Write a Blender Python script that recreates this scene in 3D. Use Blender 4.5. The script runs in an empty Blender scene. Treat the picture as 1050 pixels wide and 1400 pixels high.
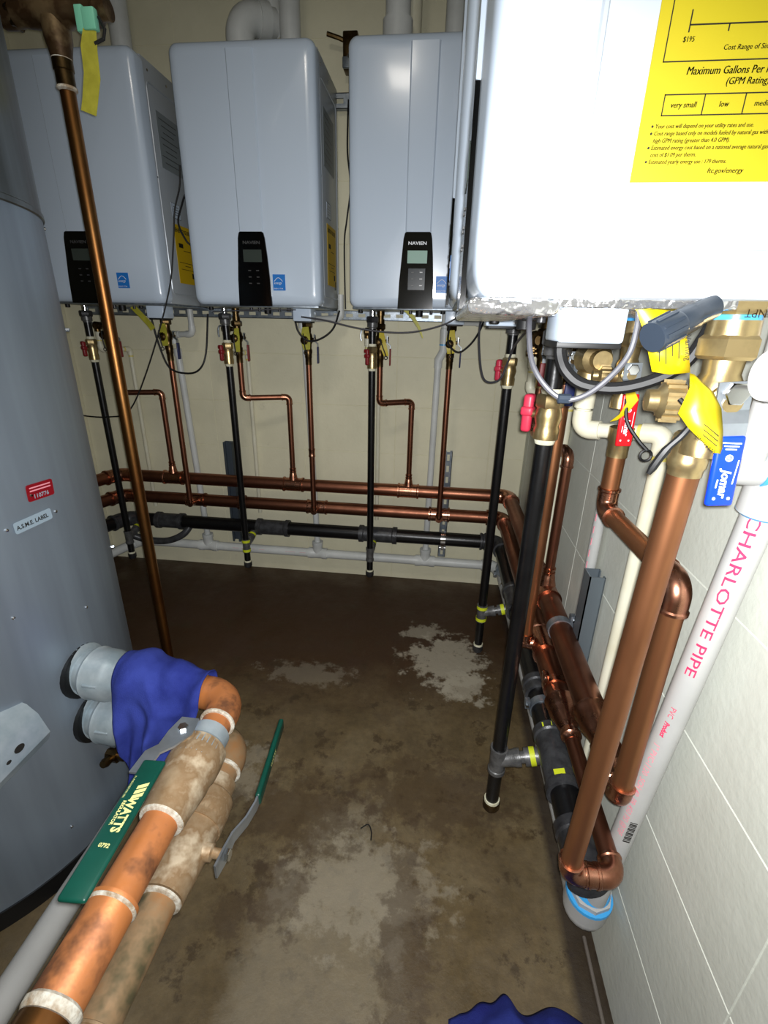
import bpy, bmesh, math, random
from mathutils import Vector, Matrix, noise
random.seed(7)
SC = bpy.context.scene
COL = SC.collection
PI = math.pi
V = Vector

# ------------------------------------------------------------------ camera
F_PX, YAW, PITCH, ROLL, CAM_Z = 646.6, .1088, .3743, .0225, 1.141
fwd = V((-math.sin(YAW)*math.cos(PITCH), math.cos(YAW)*math.cos(PITCH), -math.sin(PITCH)))
rgt = V((math.cos(YAW), math.sin(YAW), 0))
up = rgt.cross(fwd)
r2 = rgt*math.cos(ROLL)+up*math.sin(ROLL)
u2 = -rgt*math.sin(ROLL)+up*math.cos(ROLL)
cd = bpy.data.cameras.new('camera'); cam = bpy.data.objects.new('camera', cd); COL.objects.link(cam)
cd.sensor_fit = 'HORIZONTAL'; cd.sensor_width = 36; cd.lens = F_PX/1050*36; cd.clip_start = .01
m3 = Matrix((r2, u2, -fwd)).transposed()
cam.matrix_world = Matrix.Translation((0, 0, CAM_Z)) @ m3.to_4x4()
SC.camera = cam
# ------------------------------------------------------------------ world, light, exposure
w = bpy.data.worlds.new('world'); SC.world = w; w.use_nodes = True
w.node_tree.nodes['Background'].inputs[0].default_value = (.8, .88, 1, 1)
w.node_tree.nodes['Background'].inputs[1].default_value = .02
SC.view_settings.view_transform = 'Standard'; SC.view_settings.look = 'None'
SC.view_settings.gamma = 1; SC.view_settings.use_curve_mapping = False
SC.view_settings.exposure = 0.0
def lamp(name, kind, loc, energy, color, size, tgt=None, spot=None):
    l = bpy.data.lights.new(name, kind); o = bpy.data.objects.new(name, l); COL.objects.link(o)
    l.energy = energy; l.color = color; o.location = loc
    if kind == 'AREA': l.size = size
    else: l.shadow_soft_size = size
    if tgt is not None: o.rotation_euler = (V(tgt)-V(loc)).to_track_quat('-Z', 'Y').to_euler()
    if spot: l.spot_size, l.spot_blend = spot
    return o
FL = V((0, 0, CAM_Z)) + r2*.006 + u2*.006
lamp('camera_flash', 'SPOT', FL, 64, (.98, .99, 1), .006, FL+fwd*1.0+u2*-.12, (math.radians(150), 1.0))
lamp('ambient_fill', 'AREA', (-.35, .35, 2.38), 6, (1, .93, .82), .25, (-.35, .35, 0))  # weak overhead fill, added for ambient bounce; stands for no known lamp

# ------------------------------------------------------------------ materials
MATS = {}
def lin(c): return tuple((x/12.92 if x <= .04045 else ((x+.055)/1.055)**2.4) for x in c)
def mat(name, col, rough=.5, metal=0, var=None, scale=20, bump=0, bscale=None, alpha=1, spec=.5, coat=0, col3=None, detail=4, vrough=0, stretch=(1, 1, 1)):
    """col / var in sRGB 0-1: noise mixes between them"""
    if name in MATS: return MATS[name]
    m = bpy.data.materials.new(name); m.use_nodes = True; nt = m.node_tree; N, L = nt.nodes, nt.links
    b = N['Principled BSDF']
    c = lin(col)+(1,)
    b.inputs['Base Color'].default_value = c; b.inputs['Roughness'].default_value = rough
    b.inputs['Metallic'].default_value = metal; b.inputs['Specular IOR Level'].default_value = spec
    b.inputs['Coat Weight'].default_value = coat; b.inputs['Coat Roughness'].default_value = .1
    tc = N.new('ShaderNodeTexCoord'); mp = N.new('ShaderNodeMapping'); L.new(tc.outputs['Object'], mp.inputs[0])
    mp.inputs['Scale'].default_value = stretch
    if var or vrough:
        n = N.new('ShaderNodeTexNoise'); n.inputs['Scale'].default_value = scale; n.inputs['Detail'].default_value = detail
        n.inputs['Roughness'].default_value = .6
        L.new(mp.outputs[0], n.inputs['Vector'])
        r = N.new('ShaderNodeValToRGB'); r.color_ramp.elements[0].position = .35; r.color_ramp.elements[1].position = .65
        r.color_ramp.elements[0].color = c; r.color_ramp.elements[1].color = lin(var or col)+(1,)
        if col3:
            e = r.color_ramp.elements.new(.5); e.color = lin(col3)+(1,)
        L.new(n.outputs[0], r.inputs[0]); L.new(r.outputs[0], b.inputs['Base Color'])
        if vrough:
            mr = N.new('ShaderNodeMapRange'); mr.inputs['From Min'].default_value = .3; mr.inputs['From Max'].default_value = .7
            mr.inputs['To Min'].default_value = rough; mr.inputs['To Max'].default_value = rough+vrough
            L.new(n.outputs[0], mr.inputs[0]); L.new(mr.outputs[0], b.inputs['Roughness'])
    if bump:
        n2 = N.new('ShaderNodeTexNoise'); n2.inputs['Scale'].default_value = bscale or scale*4; n2.inputs['Detail'].default_value = 3
        L.new(mp.outputs[0], n2.inputs['Vector'])
        bp = N.new('ShaderNodeBump'); bp.inputs['Strength'].default_value = bump; bp.inputs['Distance'].default_value = .002
        L.new(n2.outputs[0], bp.inputs['Height']); L.new(bp.outputs[0], b.inputs['Normal'])
    MATS[name] = m; return m
COPPER = mat('new_copper', (.60, .40, .31), .32, 1, (.48, .31, .24), 7, .05, 60, vrough=.15)
COPPER_B = mat('bright_copper_riser', (.67, .46, .31), .36, .9, (.49, .32, .21), 9, .05, 40, col3=(.61, .41, .28), vrough=.15, stretch=(1, 1, .35))
COPPER_FIT = mat('copper_fitting', (.76, .55, .45), .2, 1, (.62, .42, .33), 25, .08, 80, vrough=.15)
COPPER_OLD = mat('tarnished_copper', (.76, .47, .25), .42, .35, (.45, .29, .19), 17, .3, 60, col3=(.74, .47, .28), vrough=.2)
COPPER_OLD2 = mat('tarnished_copper_dull', (.64, .46, .29), .5, .3, (.36, .33, .23), 15, .3, 60, col3=(.60, .49, .36), vrough=.2)
COPPER_DK = mat('dull_bronze_copper', (.60, .42, .24), .28, 1, (.44, .28, .15), 6, .05, 60, vrough=.15)
BRASS = mat('brass', (.78, .69, .50), .33, .9, (.64, .56, .40), 30, .1, 120)
BRASS_OLD = mat('weathered_bronze_valve', (.66, .57, .45), .5, .4, (.80, .73, .62), 20, .3, 60, col3=(.58, .47, .34))
BRASS_DK = mat('dark_brass', (.42, .34, .22), .35, 1, (.28, .22, .14), 30, .1, 100)
SOLDER = mat('white_flux_residue', (.82, .81, .76), .8, 0, (.58, .50, .40), 70, .6, 200)
STEEL_BLK = mat('black_painted_steel', (.035, .035, .042), .32, .0, (.06, .06, .065), 30, .1, 150, spec=.5)
IRON = mat('grey_malleable_iron', (.42, .42, .42), .36, .35, (.30, .30, .30), 40, .25, 150)
IRON_M = mat('gunmetal_fitting', (.29, .295, .305), .36, .3, (.20, .20, .21), 40, .25, 150)
IRON_DK = mat('dark_malleable_iron', (.24, .24, .25), .38, .3, (.16, .16, .17), 40, .2, 150)
GALV = mat('galvanised_steel', (.62, .65, .68), .38, .75, (.48, .52, .56), 35, .08, 150)
GALV_W = mat('galvanised_casting', (.72, .76, .78), .42, .45, (.58, .64, .67), 14, .15, 60)
ZINC = mat('zinc_plate', (.70, .73, .76), .3, .8, (.6, .63, .66), 20)
CHROME = mat('chrome_edge', (.85, .85, .85), .12, 1)
FOIL = mat('crinkled_bright_metal', (.86, .86, .86), .14, .9, bump=1.0, bscale=30)
for _n in FOIL.node_tree.nodes:
    if _n.type == 'BUMP': _n.inputs['Distance'].default_value = .02
PVC = mat('white_pvc', (.70, .70, .69), .38, 0, (.66, .66, .65), 8)
PVC_GREY = mat('pale_grey_pvc', (.83, .84, .83), .4, 0, (.77, .78, .77), 8)
CPVC = mat('cream_cpvc', (.86, .85, .77), .4, 0, (.82, .80, .70), 10)
CPVC_GLUE = mat('yellow_solvent_cement', (.86, .80, .42), .35)
PRIMER = mat('blue_solvent_cement', (.25, .62, .86), .3)
TAPE = mat('white_thread_tape', (.90, .89, .80), .7, 0, (.80, .78, .66), 60, .5, 200)
ENAMEL = mat('white_enamel_casing', (.80, .855, .92), .25, 0, coat=.3)
ENAMEL_SIDE = mat('grey_white_side_panel', (.72, .75, .78), .35, .2)
BLACK_GLOSS = mat('black_gloss_plastic', (.02, .02, .02), .12)
SCREEN = mat('grey_green_screen', (.24, .27, .25), .2)
SCREEN_L = mat('pale_green_screen', (.62, .74, .69), .2)
BTN_DIM = mat('button_grey', (.3, .3, .3), .3)
BTN = mat('button_white', (.8, .8, .8), .3)
PAD = mat('keypad_grey', (.16, .18, .2), .25)
YELLOW = mat('yellow_paper', (.67, .61, .03), .6)
YELLOW_D = mat('yellow_label_shaded', (.80, .66, .07), .5)
YTAG = mat('yellow_plastic_tag', (.76, .68, .04), .4)
YTAG_OLD = mat('faded_yellow_tag', (.72, .70, .24), .5, 0, (.64, .62, .2), 40)
INK = mat('black_ink', (.10, .09, .07), .6)
INK_B = mat('brown_black_ink', (.07, .06, .01), .6)
WINK = mat('white_ink', (.93, .94, .95), .5)
GOLDINK = mat('pale_gold_ink', (.85, .84, .55), .5)
REDINK = mat('magenta_ink', (.82, .18, .36), .6)
PINKINK = mat('faded_pink_ink', (.88, .55, .60), .6)
BLUE_STICKER = mat('blue_sticker', (.14, .47, .80), .4)
GREY_PLATE = mat('grey_rating_plate', (.52, .55, .56), .45)
RED_H = mat('red_plastic_handle', (.84, .08, .12), .35)
RED_T = mat('raspberry_red_handle', (.78, .20, .30), .4)
RED_DK = mat('dark_red_handle', (.50, .10, .12), .4)
BLUE_H = mat('blue_plastic_handle', (.04, .22, .80), .35)
BLUE_DK = mat('navy_plastic_handle', (.10, .14, .34), .4)
GREEN_H = mat('dark_green_vinyl_grip', (.02, .27, .22), .38, 0, (.015, .235, .19), 20)
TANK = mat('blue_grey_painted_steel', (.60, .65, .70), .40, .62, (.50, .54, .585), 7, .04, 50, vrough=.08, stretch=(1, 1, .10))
TANK_TOP = mat('streaked_grey_steel', (.50, .52, .53), .30, .85, (.34, .35, .34), 9, .05, 40, vrough=.1, stretch=(1, 1, .12))  # darker grey than the shell below, with noise drawn out vertically
BLACK_RUB = mat('black_rubber', (.03, .03, .035), .55)
CABLE_G = mat('grey_cable', (.27, .27, .29), .45)
PLUG = mat('slate_grey_plastic', (.15, .18, .22), .35)
CLOTH = mat('royal_blue_cloth', (.13, .17, .45), .9, 0, (.20, .25, .56), 12, .5, 500, spec=.2)
CLOTH2 = mat('navy_blue_cloth', (.11, .13, .40), .9, 0, (.15, .19, .46), 12, .5, 500, spec=.2)
RED_PLATE = mat('red_aluminium_plate', (.55, .07, .12), .35, .2)
SILVER_LBL = mat('silver_label', (.60, .67, .72), .4, .2)
GREEN_CLIP = mat('pale_green_clip', (.48, .78, .66), .4)
TEE_DK = mat('dark_old_bronze', (.34, .27, .18), .45, .6, (.50, .42, .30), 16, .3, 60, col3=(.28, .20, .12))
CLEAR_GREY = mat('translucent_grey', (.62, .62, .58), .4)
YG = mat('yellow_green_marker', (.80, .84, .15), .5)

def wall_mat(name, c1, c2, stain):
    m = bpy.data.materials.new(name); m.use_nodes = True; nt = m.node_tree; N, L = nt.nodes, nt.links
    b = N['Principled BSDF']; b.inputs['Roughness'].default_value = .62
    g = N.new('ShaderNodeNewGeometry')
    n = N.new('ShaderNodeTexNoise'); n.inputs['Scale'].default_value = 3; n.inputs['Detail'].default_value = 6; n.inputs['Roughness'].default_value = .65
    L.new(g.outputs['Position'], n.inputs['Vector'])
    r = N.new('ShaderNodeValToRGB'); r.color_ramp.elements[0].position = .35; r.color_ramp.elements[1].position = .65
    r.color_ramp.elements[0].color = lin(c1)+(1,); r.color_ramp.elements[1].color = lin(c2)+(1,)
    L.new(n.outputs[0], r.inputs[0])
    n3 = N.new('ShaderNodeTexNoise'); n3.inputs['Scale'].default_value = 11; n3.inputs['Detail'].default_value = 8; n3.inputs['Roughness'].default_value = .75
    L.new(g.outputs['Position'], n3.inputs['Vector'])
    r3 = N.new('ShaderNodeValToRGB'); r3.color_ramp.elements[0].position = .62; r3.color_ramp.elements[1].position = .75
    r3.color_ramp.elements[0].color = (0, 0, 0, 1); r3.color_ramp.elements[1].color = (.6, .6, .6, 1)
    L.new(n3.outputs[0], r3.inputs[0])
    mx = N.new('ShaderNodeMix'); mx.data_type = 'RGBA'; mx.inputs[7].default_value = lin(stain)+(1,)
    L.new(r3.outputs[0], mx.inputs[0]); L.new(r.outputs[0], mx.inputs[6]); L.new(mx.outputs[2], b.inputs['Base Color'])
    n2 = N.new('ShaderNodeTexNoise'); n2.inputs['Scale'].default_value = 90; n2.inputs['Detail'].default_value = 4
    L.new(g.outputs['Position'], n2.inputs['Vector'])
    bp = N.new('ShaderNodeBump'); bp.inputs['Strength'].default_value = .35; bp.inputs['Distance'].default_value = .002
    L.new(n2.outputs[0], bp.inputs['Height']); L.new(bp.outputs[0], b.inputs['Normal'])
    return m
WALL_B = wall_mat('cream_painted_block', (.885, .865, .755), (.84, .82, .71), (.73, .70, .60))
WALL_R = wall_mat('greyish_white_painted_block', (.80, .81, .77), (.755, .765, .72), (.68, .69, .63))

def floor_mat():
    m = bpy.data.materials.new('damp_stained_concrete'); m.use_nodes = True; nt = m.node_tree; N, L = nt.nodes, nt.links
    b = N['Principled BSDF']; g = N.new('ShaderNodeNewGeometry')
    def nz(s, d=6, r=.6, dist=0):
        n = N.new('ShaderNodeTexNoise'); n.inputs['Scale'].default_value = s; n.inputs['Detail'].default_value = d
        n.inputs['Roughness'].default_value = r; n.inputs['Distortion'].default_value = dist
        L.new(g.outputs['Position'], n.inputs['Vector']); return n.outputs[0]
    def ramp(src, *st):
        r = N.new('ShaderNodeValToRGB'); cr = r.color_ramp
        cr.elements[0].position = st[0][0]; cr.elements[0].color = lin(st[0][1])+(1,)
        cr.elements[1].position = st[-1][0]; cr.elements[1].color = lin(st[-1][1])+(1,)
        for p, c in st[1:-1]: e = cr.elements.new(p); e.color = lin(c)+(1,)
        L.new(src, r.inputs[0]); return r.outputs[0]
    def mix(f, a, c):
        x = N.new('ShaderNodeMix'); x.data_type = 'RGBA'
        L.new(f, x.inputs[0])
        for i, s in ((6, a), (7, c)):
            if isinstance(s, tuple): x.inputs[i].default_value = lin(s)+(1,)
            else: L.new(s, x.inputs[i])
        return x.outputs[2]
    def math_(op, a, c):
        x = N.new('ShaderNodeMath'); x.operation = op; x.use_clamp = (op == 'MULTIPLY_ADD')
        for i, s in ((0, a), (1, c)):
            if isinstance(s, (int, float)): x.inputs[i].default_value = s
            else: L.new(s, x.inputs[i])
        return x.outputs[0]
    sep = N.new('ShaderNodeSeparateXYZ'); L.new(g.outputs['Position'], sep.inputs[0])
    def blob(cx, cy, rx, ry, soft=.35, wob=.9, ns=9):       # soft elliptical stain mask with a ragged edge
        dx = math_('DIVIDE', math_('SUBTRACT', sep.outputs[0], cx), rx); dy = math_('DIVIDE', math_('SUBTRACT', sep.outputs[1], cy), ry)
        d = math_('SQRT', math_('ADD', math_('MULTIPLY', dx, dx), math_('MULTIPLY', dy, dy)), 0)
        d2 = math_('ADD', d, math_('MULTIPLY', math_('SUBTRACT', nz(ns, 8, .7), .5), wob*2))
        mr = N.new('ShaderNodeMapRange'); mr.inputs['From Min'].default_value = 1+soft; mr.inputs['From Max'].default_value = 1-soft
        L.new(d2, mr.inputs[0]); return mr.outputs[0]
    base = ramp(nz(4, 8, .65, .3), (.3, (.335, .285, .20)), (.5, (.43, .37, .265)), (.7, (.49, .44, .34)))
    fine = ramp(nz(45, 6, .7), (.35, (.34, .31, .26)), (.65, (.62, .60, .55)))
    x = N.new('ShaderNodeMix'); x.data_type = 'RGBA'; x.blend_type = 'OVERLAY'; x.inputs[0].default_value = .45
    L.new(base, x.inputs[6]); L.new(fine, x.inputs[7]); c = x.outputs[2]
    wet = blob(-.75, 1.75, 1.5, .55, .25, .35); c = mix(wet, c, (.24, .165, .10))
    speck = ramp(nz(13, 7, .7), (.56, (0, 0, 0)), (.62, (1, 1, 1)))
    c = mix(math_('MULTIPLY', speck, .72), c, (.23, .18, .115))
    dry = blob(-.15, .42, .16, .42, .15, .6); c = mix(math_('MULTIPLY', dry, .38), c, (.54, .51, .44))
    for cx_, cy_, rx_, ry_, k_ in ((.085, 1.43, .125, .13, .8), (.15, 1.31, .07, .08, .7), (.0, 1.60, .07, .05, .6), (-.40, 1.30, .13, .05, .25), (-.10, .66, .16, .10, .3), (-.52, .9, .12, .08, .3)):
        p = blob(cx_, cy_, rx_, ry_, .2, 2.2, 16); c = mix(math_('MULTIPLY', p, k_), c, (.65, .62, .55))
    for cx_, cy_, rx_, ry_ in ((-.28, .62, .06, .07), (-.36, .57, .04, .05), (-.30, .80, .16, .10), (0, .55, .05, .2), (.05, .9, .2, .1)):
        p = blob(cx_, cy_, rx_, ry_, .25, 2.4, 20); c = mix(math_('MULTIPLY', p, .55), c, (.25, .19, .13))
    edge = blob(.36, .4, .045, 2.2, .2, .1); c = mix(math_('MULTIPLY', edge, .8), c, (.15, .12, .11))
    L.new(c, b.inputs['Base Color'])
    rr = N.new('ShaderNodeMapRange'); rr.inputs['From Min'].default_value = .35; rr.inputs['From Max'].default_value = .65
    rr.inputs['To Min'].default_value = .28; rr.inputs['To Max'].default_value = .7
    L.new(nz(6, 5), rr.inputs[0]); L.new(rr.outputs[0], b.inputs['Roughness'])
    bp = N.new('ShaderNodeBump'); bp.inputs['Strength'].default_value = .5; bp.inputs['Distance'].default_value = .004
    L.new(nz(30, 6, .7), bp.inputs['Height']); L.new(bp.outputs[0], b.inputs['Normal'])
    return m
FLOOR = floor_mat()
CEIL = mat('dull_ceiling_paint', (.55, .54, .50), .8)

# ------------------------------------------------------------------ mesh helpers
def frame_of(d):
    d = d.normalized()
    a = V((0, 0, 1)) if abs(d.z) < .9 else V((1, 0, 0))
    x = a.cross(d).normalized(); y = d.cross(x)
    return x, y, d
class MB:
    def __init__(s, T=None): s.v = []; s.f = []; s.T = T
    def add(s, vs, fs):
        o = len(s.v); s.v += [V(p) for p in vs]; s.f += [[i+o for i in f] for f in fs]; return s
    def tube(s, pts, r, seg=14, cap=True, flat=1.0):
        pts = [V(p) for p in pts]; n = len(pts); rs = r if isinstance(r, (list, tuple)) else [r]*n
        vs = []; x = y = None
        for i, p in enumerate(pts):
            d = (pts[min(i+1, n-1)]-pts[max(i-1, 0)]).normalized()
            if x is None: x, y, _ = frame_of(d)
            else:
                x = (x-d*x.dot(d)).normalized(); y = d.cross(x)
            for k in range(seg):
                a = 2*PI*k/seg; vs.append(p+x*math.cos(a)*rs[i]+y*math.sin(a)*rs[i]*flat)
        fs = [[i*seg+k, i*seg+(k+1) % seg, (i+1)*seg+(k+1) % seg, (i+1)*seg+k] for i in range(n-1) for k in range(seg)]
        if cap: fs += [list(range(seg))[::-1], list(range((n-1)*seg, n*seg))]
        return s.add(vs, fs)
    def lathe(s, A, d, prof, seg=20, cap=True, phase=0):
        A = V(A); x, y, d = frame_of(V(d)); vs = []
        for t, r in prof:
            for k in range(seg):
                a = 2*PI*k/seg+phase; vs.append(A+d*t+(x*math.cos(a)+y*math.sin(a))*r)
        n = len(prof)
        fs = [[i*seg+k, i*seg+(k+1) % seg, (i+1)*seg+(k+1) % seg, (i+1)*seg+k] for i in range(n-1) for k in range(seg)]
        if cap: fs += [list(range(seg))[::-1], list(range((n-1)*seg, n*seg))]
        return s.add(vs, fs)
    def hexa(s, A, d, r, h, b=.12): return s.lathe(A, d, [(0, r*(1-b)), (h*.15, r), (h*.85, r), (h, r*(1-b))], 6)
    def box(s, c, size, bev=0, rot=None, seg=2):
        bm = bmesh.new(); bmesh.ops.create_cube(bm, size=1)
        for v in bm.verts: v.co = V((v.co.x*size[0], v.co.y*size[1], v.co.z*size[2]))
        if bev: bmesh.ops.bevel(bm, geom=bm.edges[:], offset=bev, segments=seg, profile=.5, affect='EDGES')
        M = Matrix.Translation(c) @ (rot.to_4x4() if rot else Matrix.Identity(4))
        bm.verts.index_update(); vs = [M @ v.co for v in bm.verts]; fs = [[v.index for v in f.verts] for f in bm.faces]; bm.free()
        return s.add(vs, fs)
    def prism(s, poly, O, ex, ey, th):
        """poly (2-D) extruded by th along ex x ey from O"""
        ex, ey = V(ex).normalized(), V(ey).normalized(); n = ex.cross(ey); O = V(O); k = len(poly)
        vs = [O+ex*a+ey*b for a, b in poly]+[O+ex*a+ey*b+n*th for a, b in poly]
        fs = [list(range(k))[::-1], list(range(k, 2*k))]+[[i, (i+1) % k, k+(i+1) % k, k+i] for i in range(k)]
        return s.add(vs, fs)
    def sphere(s, c, r, sc=(1, 1, 1), seg=12):
        bm = bmesh.new(); bmesh.ops.create_uvsphere(bm, u_segments=seg, v_segments=seg//2+1, radius=r)
        bm.verts.index_update(); vs = [V((v.co.x*sc[0], v.co.y*sc[1], v.co.z*sc[2]))+V(c) for v in bm.verts]
        fs = [[v.index for v in f.verts] for f in bm.faces]; bm.free(); return s.add(vs, fs)
    def build(s, name, m, parent=None, smooth=True, label=None, ang=38):
        me = bpy.data.meshes.new(name); T = s.T
        me.from_pydata([tuple(T @ p) if T else tuple(p) for p in s.v], [], s.f); me.materials.append(m); me.update()
        if smooth:
            me.polygons.foreach_set('use_smooth', [True]*len(me.polygons)); me.set_sharp_from_angle(angle=math.radians(ang))
        return link(name, me, parent, label)
def link(name, me, parent=None, label=None):
    o = bpy.data.objects.new(name, me); COL.objects.link(o)
    if parent is not None:
        o.parent = parent
        if parent.type == 'EMPTY': o.location = -parent.location
    if label: o['label'] = label
    return o
def thing(name, label, cat, loc=(0, 0, 0), group=None):
    o = bpy.data.objects.new(name, None); COL.objects.link(o); o.location = loc; o.empty_display_size = .02
    o['label'] = label; o['category'] = cat
    if group: o['group'] = group
    return o
def tag(o, label, cat, group=None):
    o['label'] = label; o['category'] = cat
    if group: o['group'] = group
    return o
def arc_pts(P, d1, d2, br, n=8):
    """fillet from P-d1*br to P+d2*br"""
    P, d1, d2 = V(P), V(d1).normalized(), V(d2).normalized(); A = P-d1*br; B = P+d2*br
    return [(A*(1-t)**2+P*2*t*(1-t)*1.0+B*t*t) if False else (P+(-d1*(1-math.sin(t*PI/2))+d2*(1-math.cos(t*PI/2)))*br) for t in [i/n for i in range(n+1)]]
def elbow(root, P, d1, d2, r, m, br=None, name='elbow', k=1.14, collar=True, sock=None, T=None):
    br = br or r*1.5; sock = sock or r*1.2; d1, d2, P = V(d1).normalized(), V(d2).normalized(), V(P)
    b = MB(T); pts = [P-d1*(br+sock)]+arc_pts(P, d1, d2, br)+[P+d2*(br+sock)]
    b.tube(pts, r*k, 16)
    if collar:
        for Q, d in ((P-d1*(br+sock), d1), (P+d2*(br+sock), -d2)):
            b.lathe(Q, d, [(-.001, r*1.01), (0, r*1.26), (r*.25, r*1.26), (r*.4, r*k)], 16)
    return b.build(name, m, root)
def pipe(root, A, B, r, m, name='pipe', T=None, seg=18, label=None):
    return MB(T).tube([A, B], r, seg).build(name, m, root, label=label)
def ring(root, A, d, r, h, m, name='coupling', T=None, beads=True, k=1.13):
    h2 = h/2; p = [(-h2, r*1.0), (-h2, r*(k+.10)), (-h2+.2*h, r*(k+.10)), (-h2+.27*h, r*k), (h2-.27*h, r*k), (h2-.2*h, r*(k+.10)), (h2, r*(k+.10)), (h2, r)] if beads else [(-h2, r), (-h2, r*k), (h2, r*k), (h2, r)]
    return MB(T).lathe(A, d, p, 20).build(name, m, root)
def tee(root, A, d, bd, R, r, m, T=None, L=None, name='tee'):
    """tee on a run of radius R, axis d, branch bd of radius r"""
    A, d, bd = V(A), V(d).normalized(), V(bd).normalized(); L = L or (r*2+R*2.5)
    b = MB(T); h = L/2
    b.lathe(A, d, [(-h, R), (-h, R*1.2), (-h+.006, R*1.2), (-h+.009, R*1.09), (h-.009, R*1.09), (h-.006, R*1.2), (h, R*1.2), (h, R)], 20)
    b.lathe(A+bd*R*.6, bd, [(0, r*1.7), (R*.55, r*1.35), (R*.55+.012, r*1.14), (R*.55+.024, r*1.14), (R*.55+.025, r*1.3), (R*.55+.031, r*1.3), (R*.55+.031, r)], 16)
    return b.build(name, m, root)
DG = None
def text(name, s, size, O, ex, ey, m, parent, align='LEFT', shear=0, bold=0, sx=1.0, wrap=None, label=None, th=.0002):
    """flat print: text laid on the plane O, ex, ey; wrap=(axis point, radius, dir along axis ex) bends it on a cylinder"""
    cu = bpy.data.curves.new('t', 'FONT'); cu.body = s; cu.size = size; cu.align_x = align; cu.shear = shear; cu.offset = bold; cu.resolution_u = 2
    to = bpy.data.objects.new('t', cu); COL.objects.link(to)
    dg = bpy.context.evaluated_depsgraph_get(); me = bpy.data.meshes.new_from_object(to.evaluated_get(dg))
    bpy.data.objects.remove(to); bpy.data.curves.remove(cu)
    me.name = name
    if wrap:
        bm = bmesh.new(); bm.from_mesh(me)
        for q in range(1, 10): bmesh.ops.bisect_plane(bm, geom=bm.verts[:]+bm.edges[:]+bm.faces[:], plane_co=(0, size*(-.1+.1*q), 0), plane_no=(0, 1, 0))
        bm.to_mesh(me); bm.free()
    ex, ey = V(ex).normalized(), V(ey).normalized(); n = ex.cross(ey); O = V(O)
    for v in me.vertices:
        x, y = v.co.x*sx, v.co.y
        if wrap:
            r = wrap; a = y/r      # O is on the surface; the axis lies at O - n*r
            v.co = O+ex*x+ey*(math.sin(a)*(r+th))+n*((math.cos(a)*(r+th))-r)
        else: v.co = O+ex*x+ey*y+n*th
    me.materials.clear(); me.materials.append(m)
    return link(name, me, parent, label)
def smooth_path(pts, n=6):
    pts = [V(p) for p in pts]; P = [pts[0]*2-pts[1]]+pts+[pts[-1]*2-pts[-2]]; out = []
    for i in range(1, len(P)-2):
        for k in range(n):
            t = k/n; a, b, c, d = P[i-1:i+3]
            out.append(.5*((2*b)+(c-a)*t+(2*a-5*b+4*c-d)*t*t+(-a+3*b-3*c+d)*t**3))
    return out+[pts[-1]]
def cable(name, pts, r, m, label=None, cat=None, parent=None, group=None):
    o = MB().tube(smooth_path(pts), r, 8).build(name, m, parent)
    if label: tag(o, label, cat or 'cable', group)
    return o
def ribbon(pts, widthdir, wd, th=.0006):
    """strip through pts; widthdir one vector or one per point"""
    b = MB(); pts = [V(p) for p in pts]; n = len(pts); vs = []
    for i, p in enumerate(pts):
        wv = V(widthdir[i] if isinstance(widthdir, list) else widthdir).normalized(); w_ = wd[i] if isinstance(wd, (list, tuple)) else wd
        d = (pts[min(i+1, n-1)]-pts[max(i-1, 0)]).normalized(); nn = wv.cross(d).normalized()
        vs += [p-wv*w_/2-nn*th/2, p+wv*w_/2-nn*th/2, p+wv*w_/2+nn*th/2, p-wv*w_/2+nn*th/2]
    fs = []
    for i in range(n-1):
        for k in range(4): fs.append([i*4+k, i*4+(k+1) % 4, (i+1)*4+(k+1) % 4, (i+1)*4+k])
    fs += [[3, 2, 1, 0], [(n-1)*4+k for k in range(4)]]
    return b.add(vs, fs)
X, Y, Z = V((1, 0, 0)), V((0, 1, 0)), V((0, 0, 1))

# ------------------------------------------------------------------ the room
XR, YB, XL, YF, ZC = .374, 2.03, -1.62, -1.1, 2.45
def structure(o): o['kind'] = 'structure'; return o
structure(MB().box(((XL+XR)/2, (YB+YF)/2, -.05), (XR-XL+.4, YB-YF+.4, .1)).build('floor', FLOOR, smooth=False))
structure(MB().box(((XL+XR)/2, (YB+YF)/2, ZC+.05), (XR-XL+.4, YB-YF+.4, .1)).build('ceiling', CEIL, smooth=False))
wall_b = structure(MB().box(((XL+XR)/2, YB+.0515, ZC/2), (XR-XL+.3, .1, ZC), 0).build('wall_back', WALL_B, smooth=False))
wall_r = structure(MB().box((XR+.0515, (YB+YF)/2, ZC/2), (.1, YB-YF, ZC), 0).build('wall_right', WALL_R, smooth=False))
structure(MB().box((XL-.05, (YB+YF)/2, ZC/2), (.1, YB-YF, ZC), 0).build('wall_left', WALL_B, smooth=False))
structure(MB().box(((XL+XR)/2, YF-.05, ZC/2), (XR-XL+.3, .1, ZC), 0).build('wall_front', WALL_B, smooth=False))
def block_mesh(w_, h_, m, nm):
    t, b, j = .0018, .0010, .0006      # proud of the joint
    a, c = w_/2-j, h_/2-j
    vs = [(-a, t, -c), (a, t, -c), (a, t, c), (-a, t, c), (-a+b, 0, -c+b), (a-b, 0, -c+b), (a-b, 0, c-b), (-a+b, 0, c-b)]
    fs = [[4, 5, 6, 7]]+[[i, (i+1) % 4, 4+(i+1) % 4, 4+i] for i in range(4)]
    me = bpy.data.meshes.new(nm); me.from_pydata(vs, [], fs); me.materials.append(m); return me
BW, BH = .4064, .2032
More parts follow.
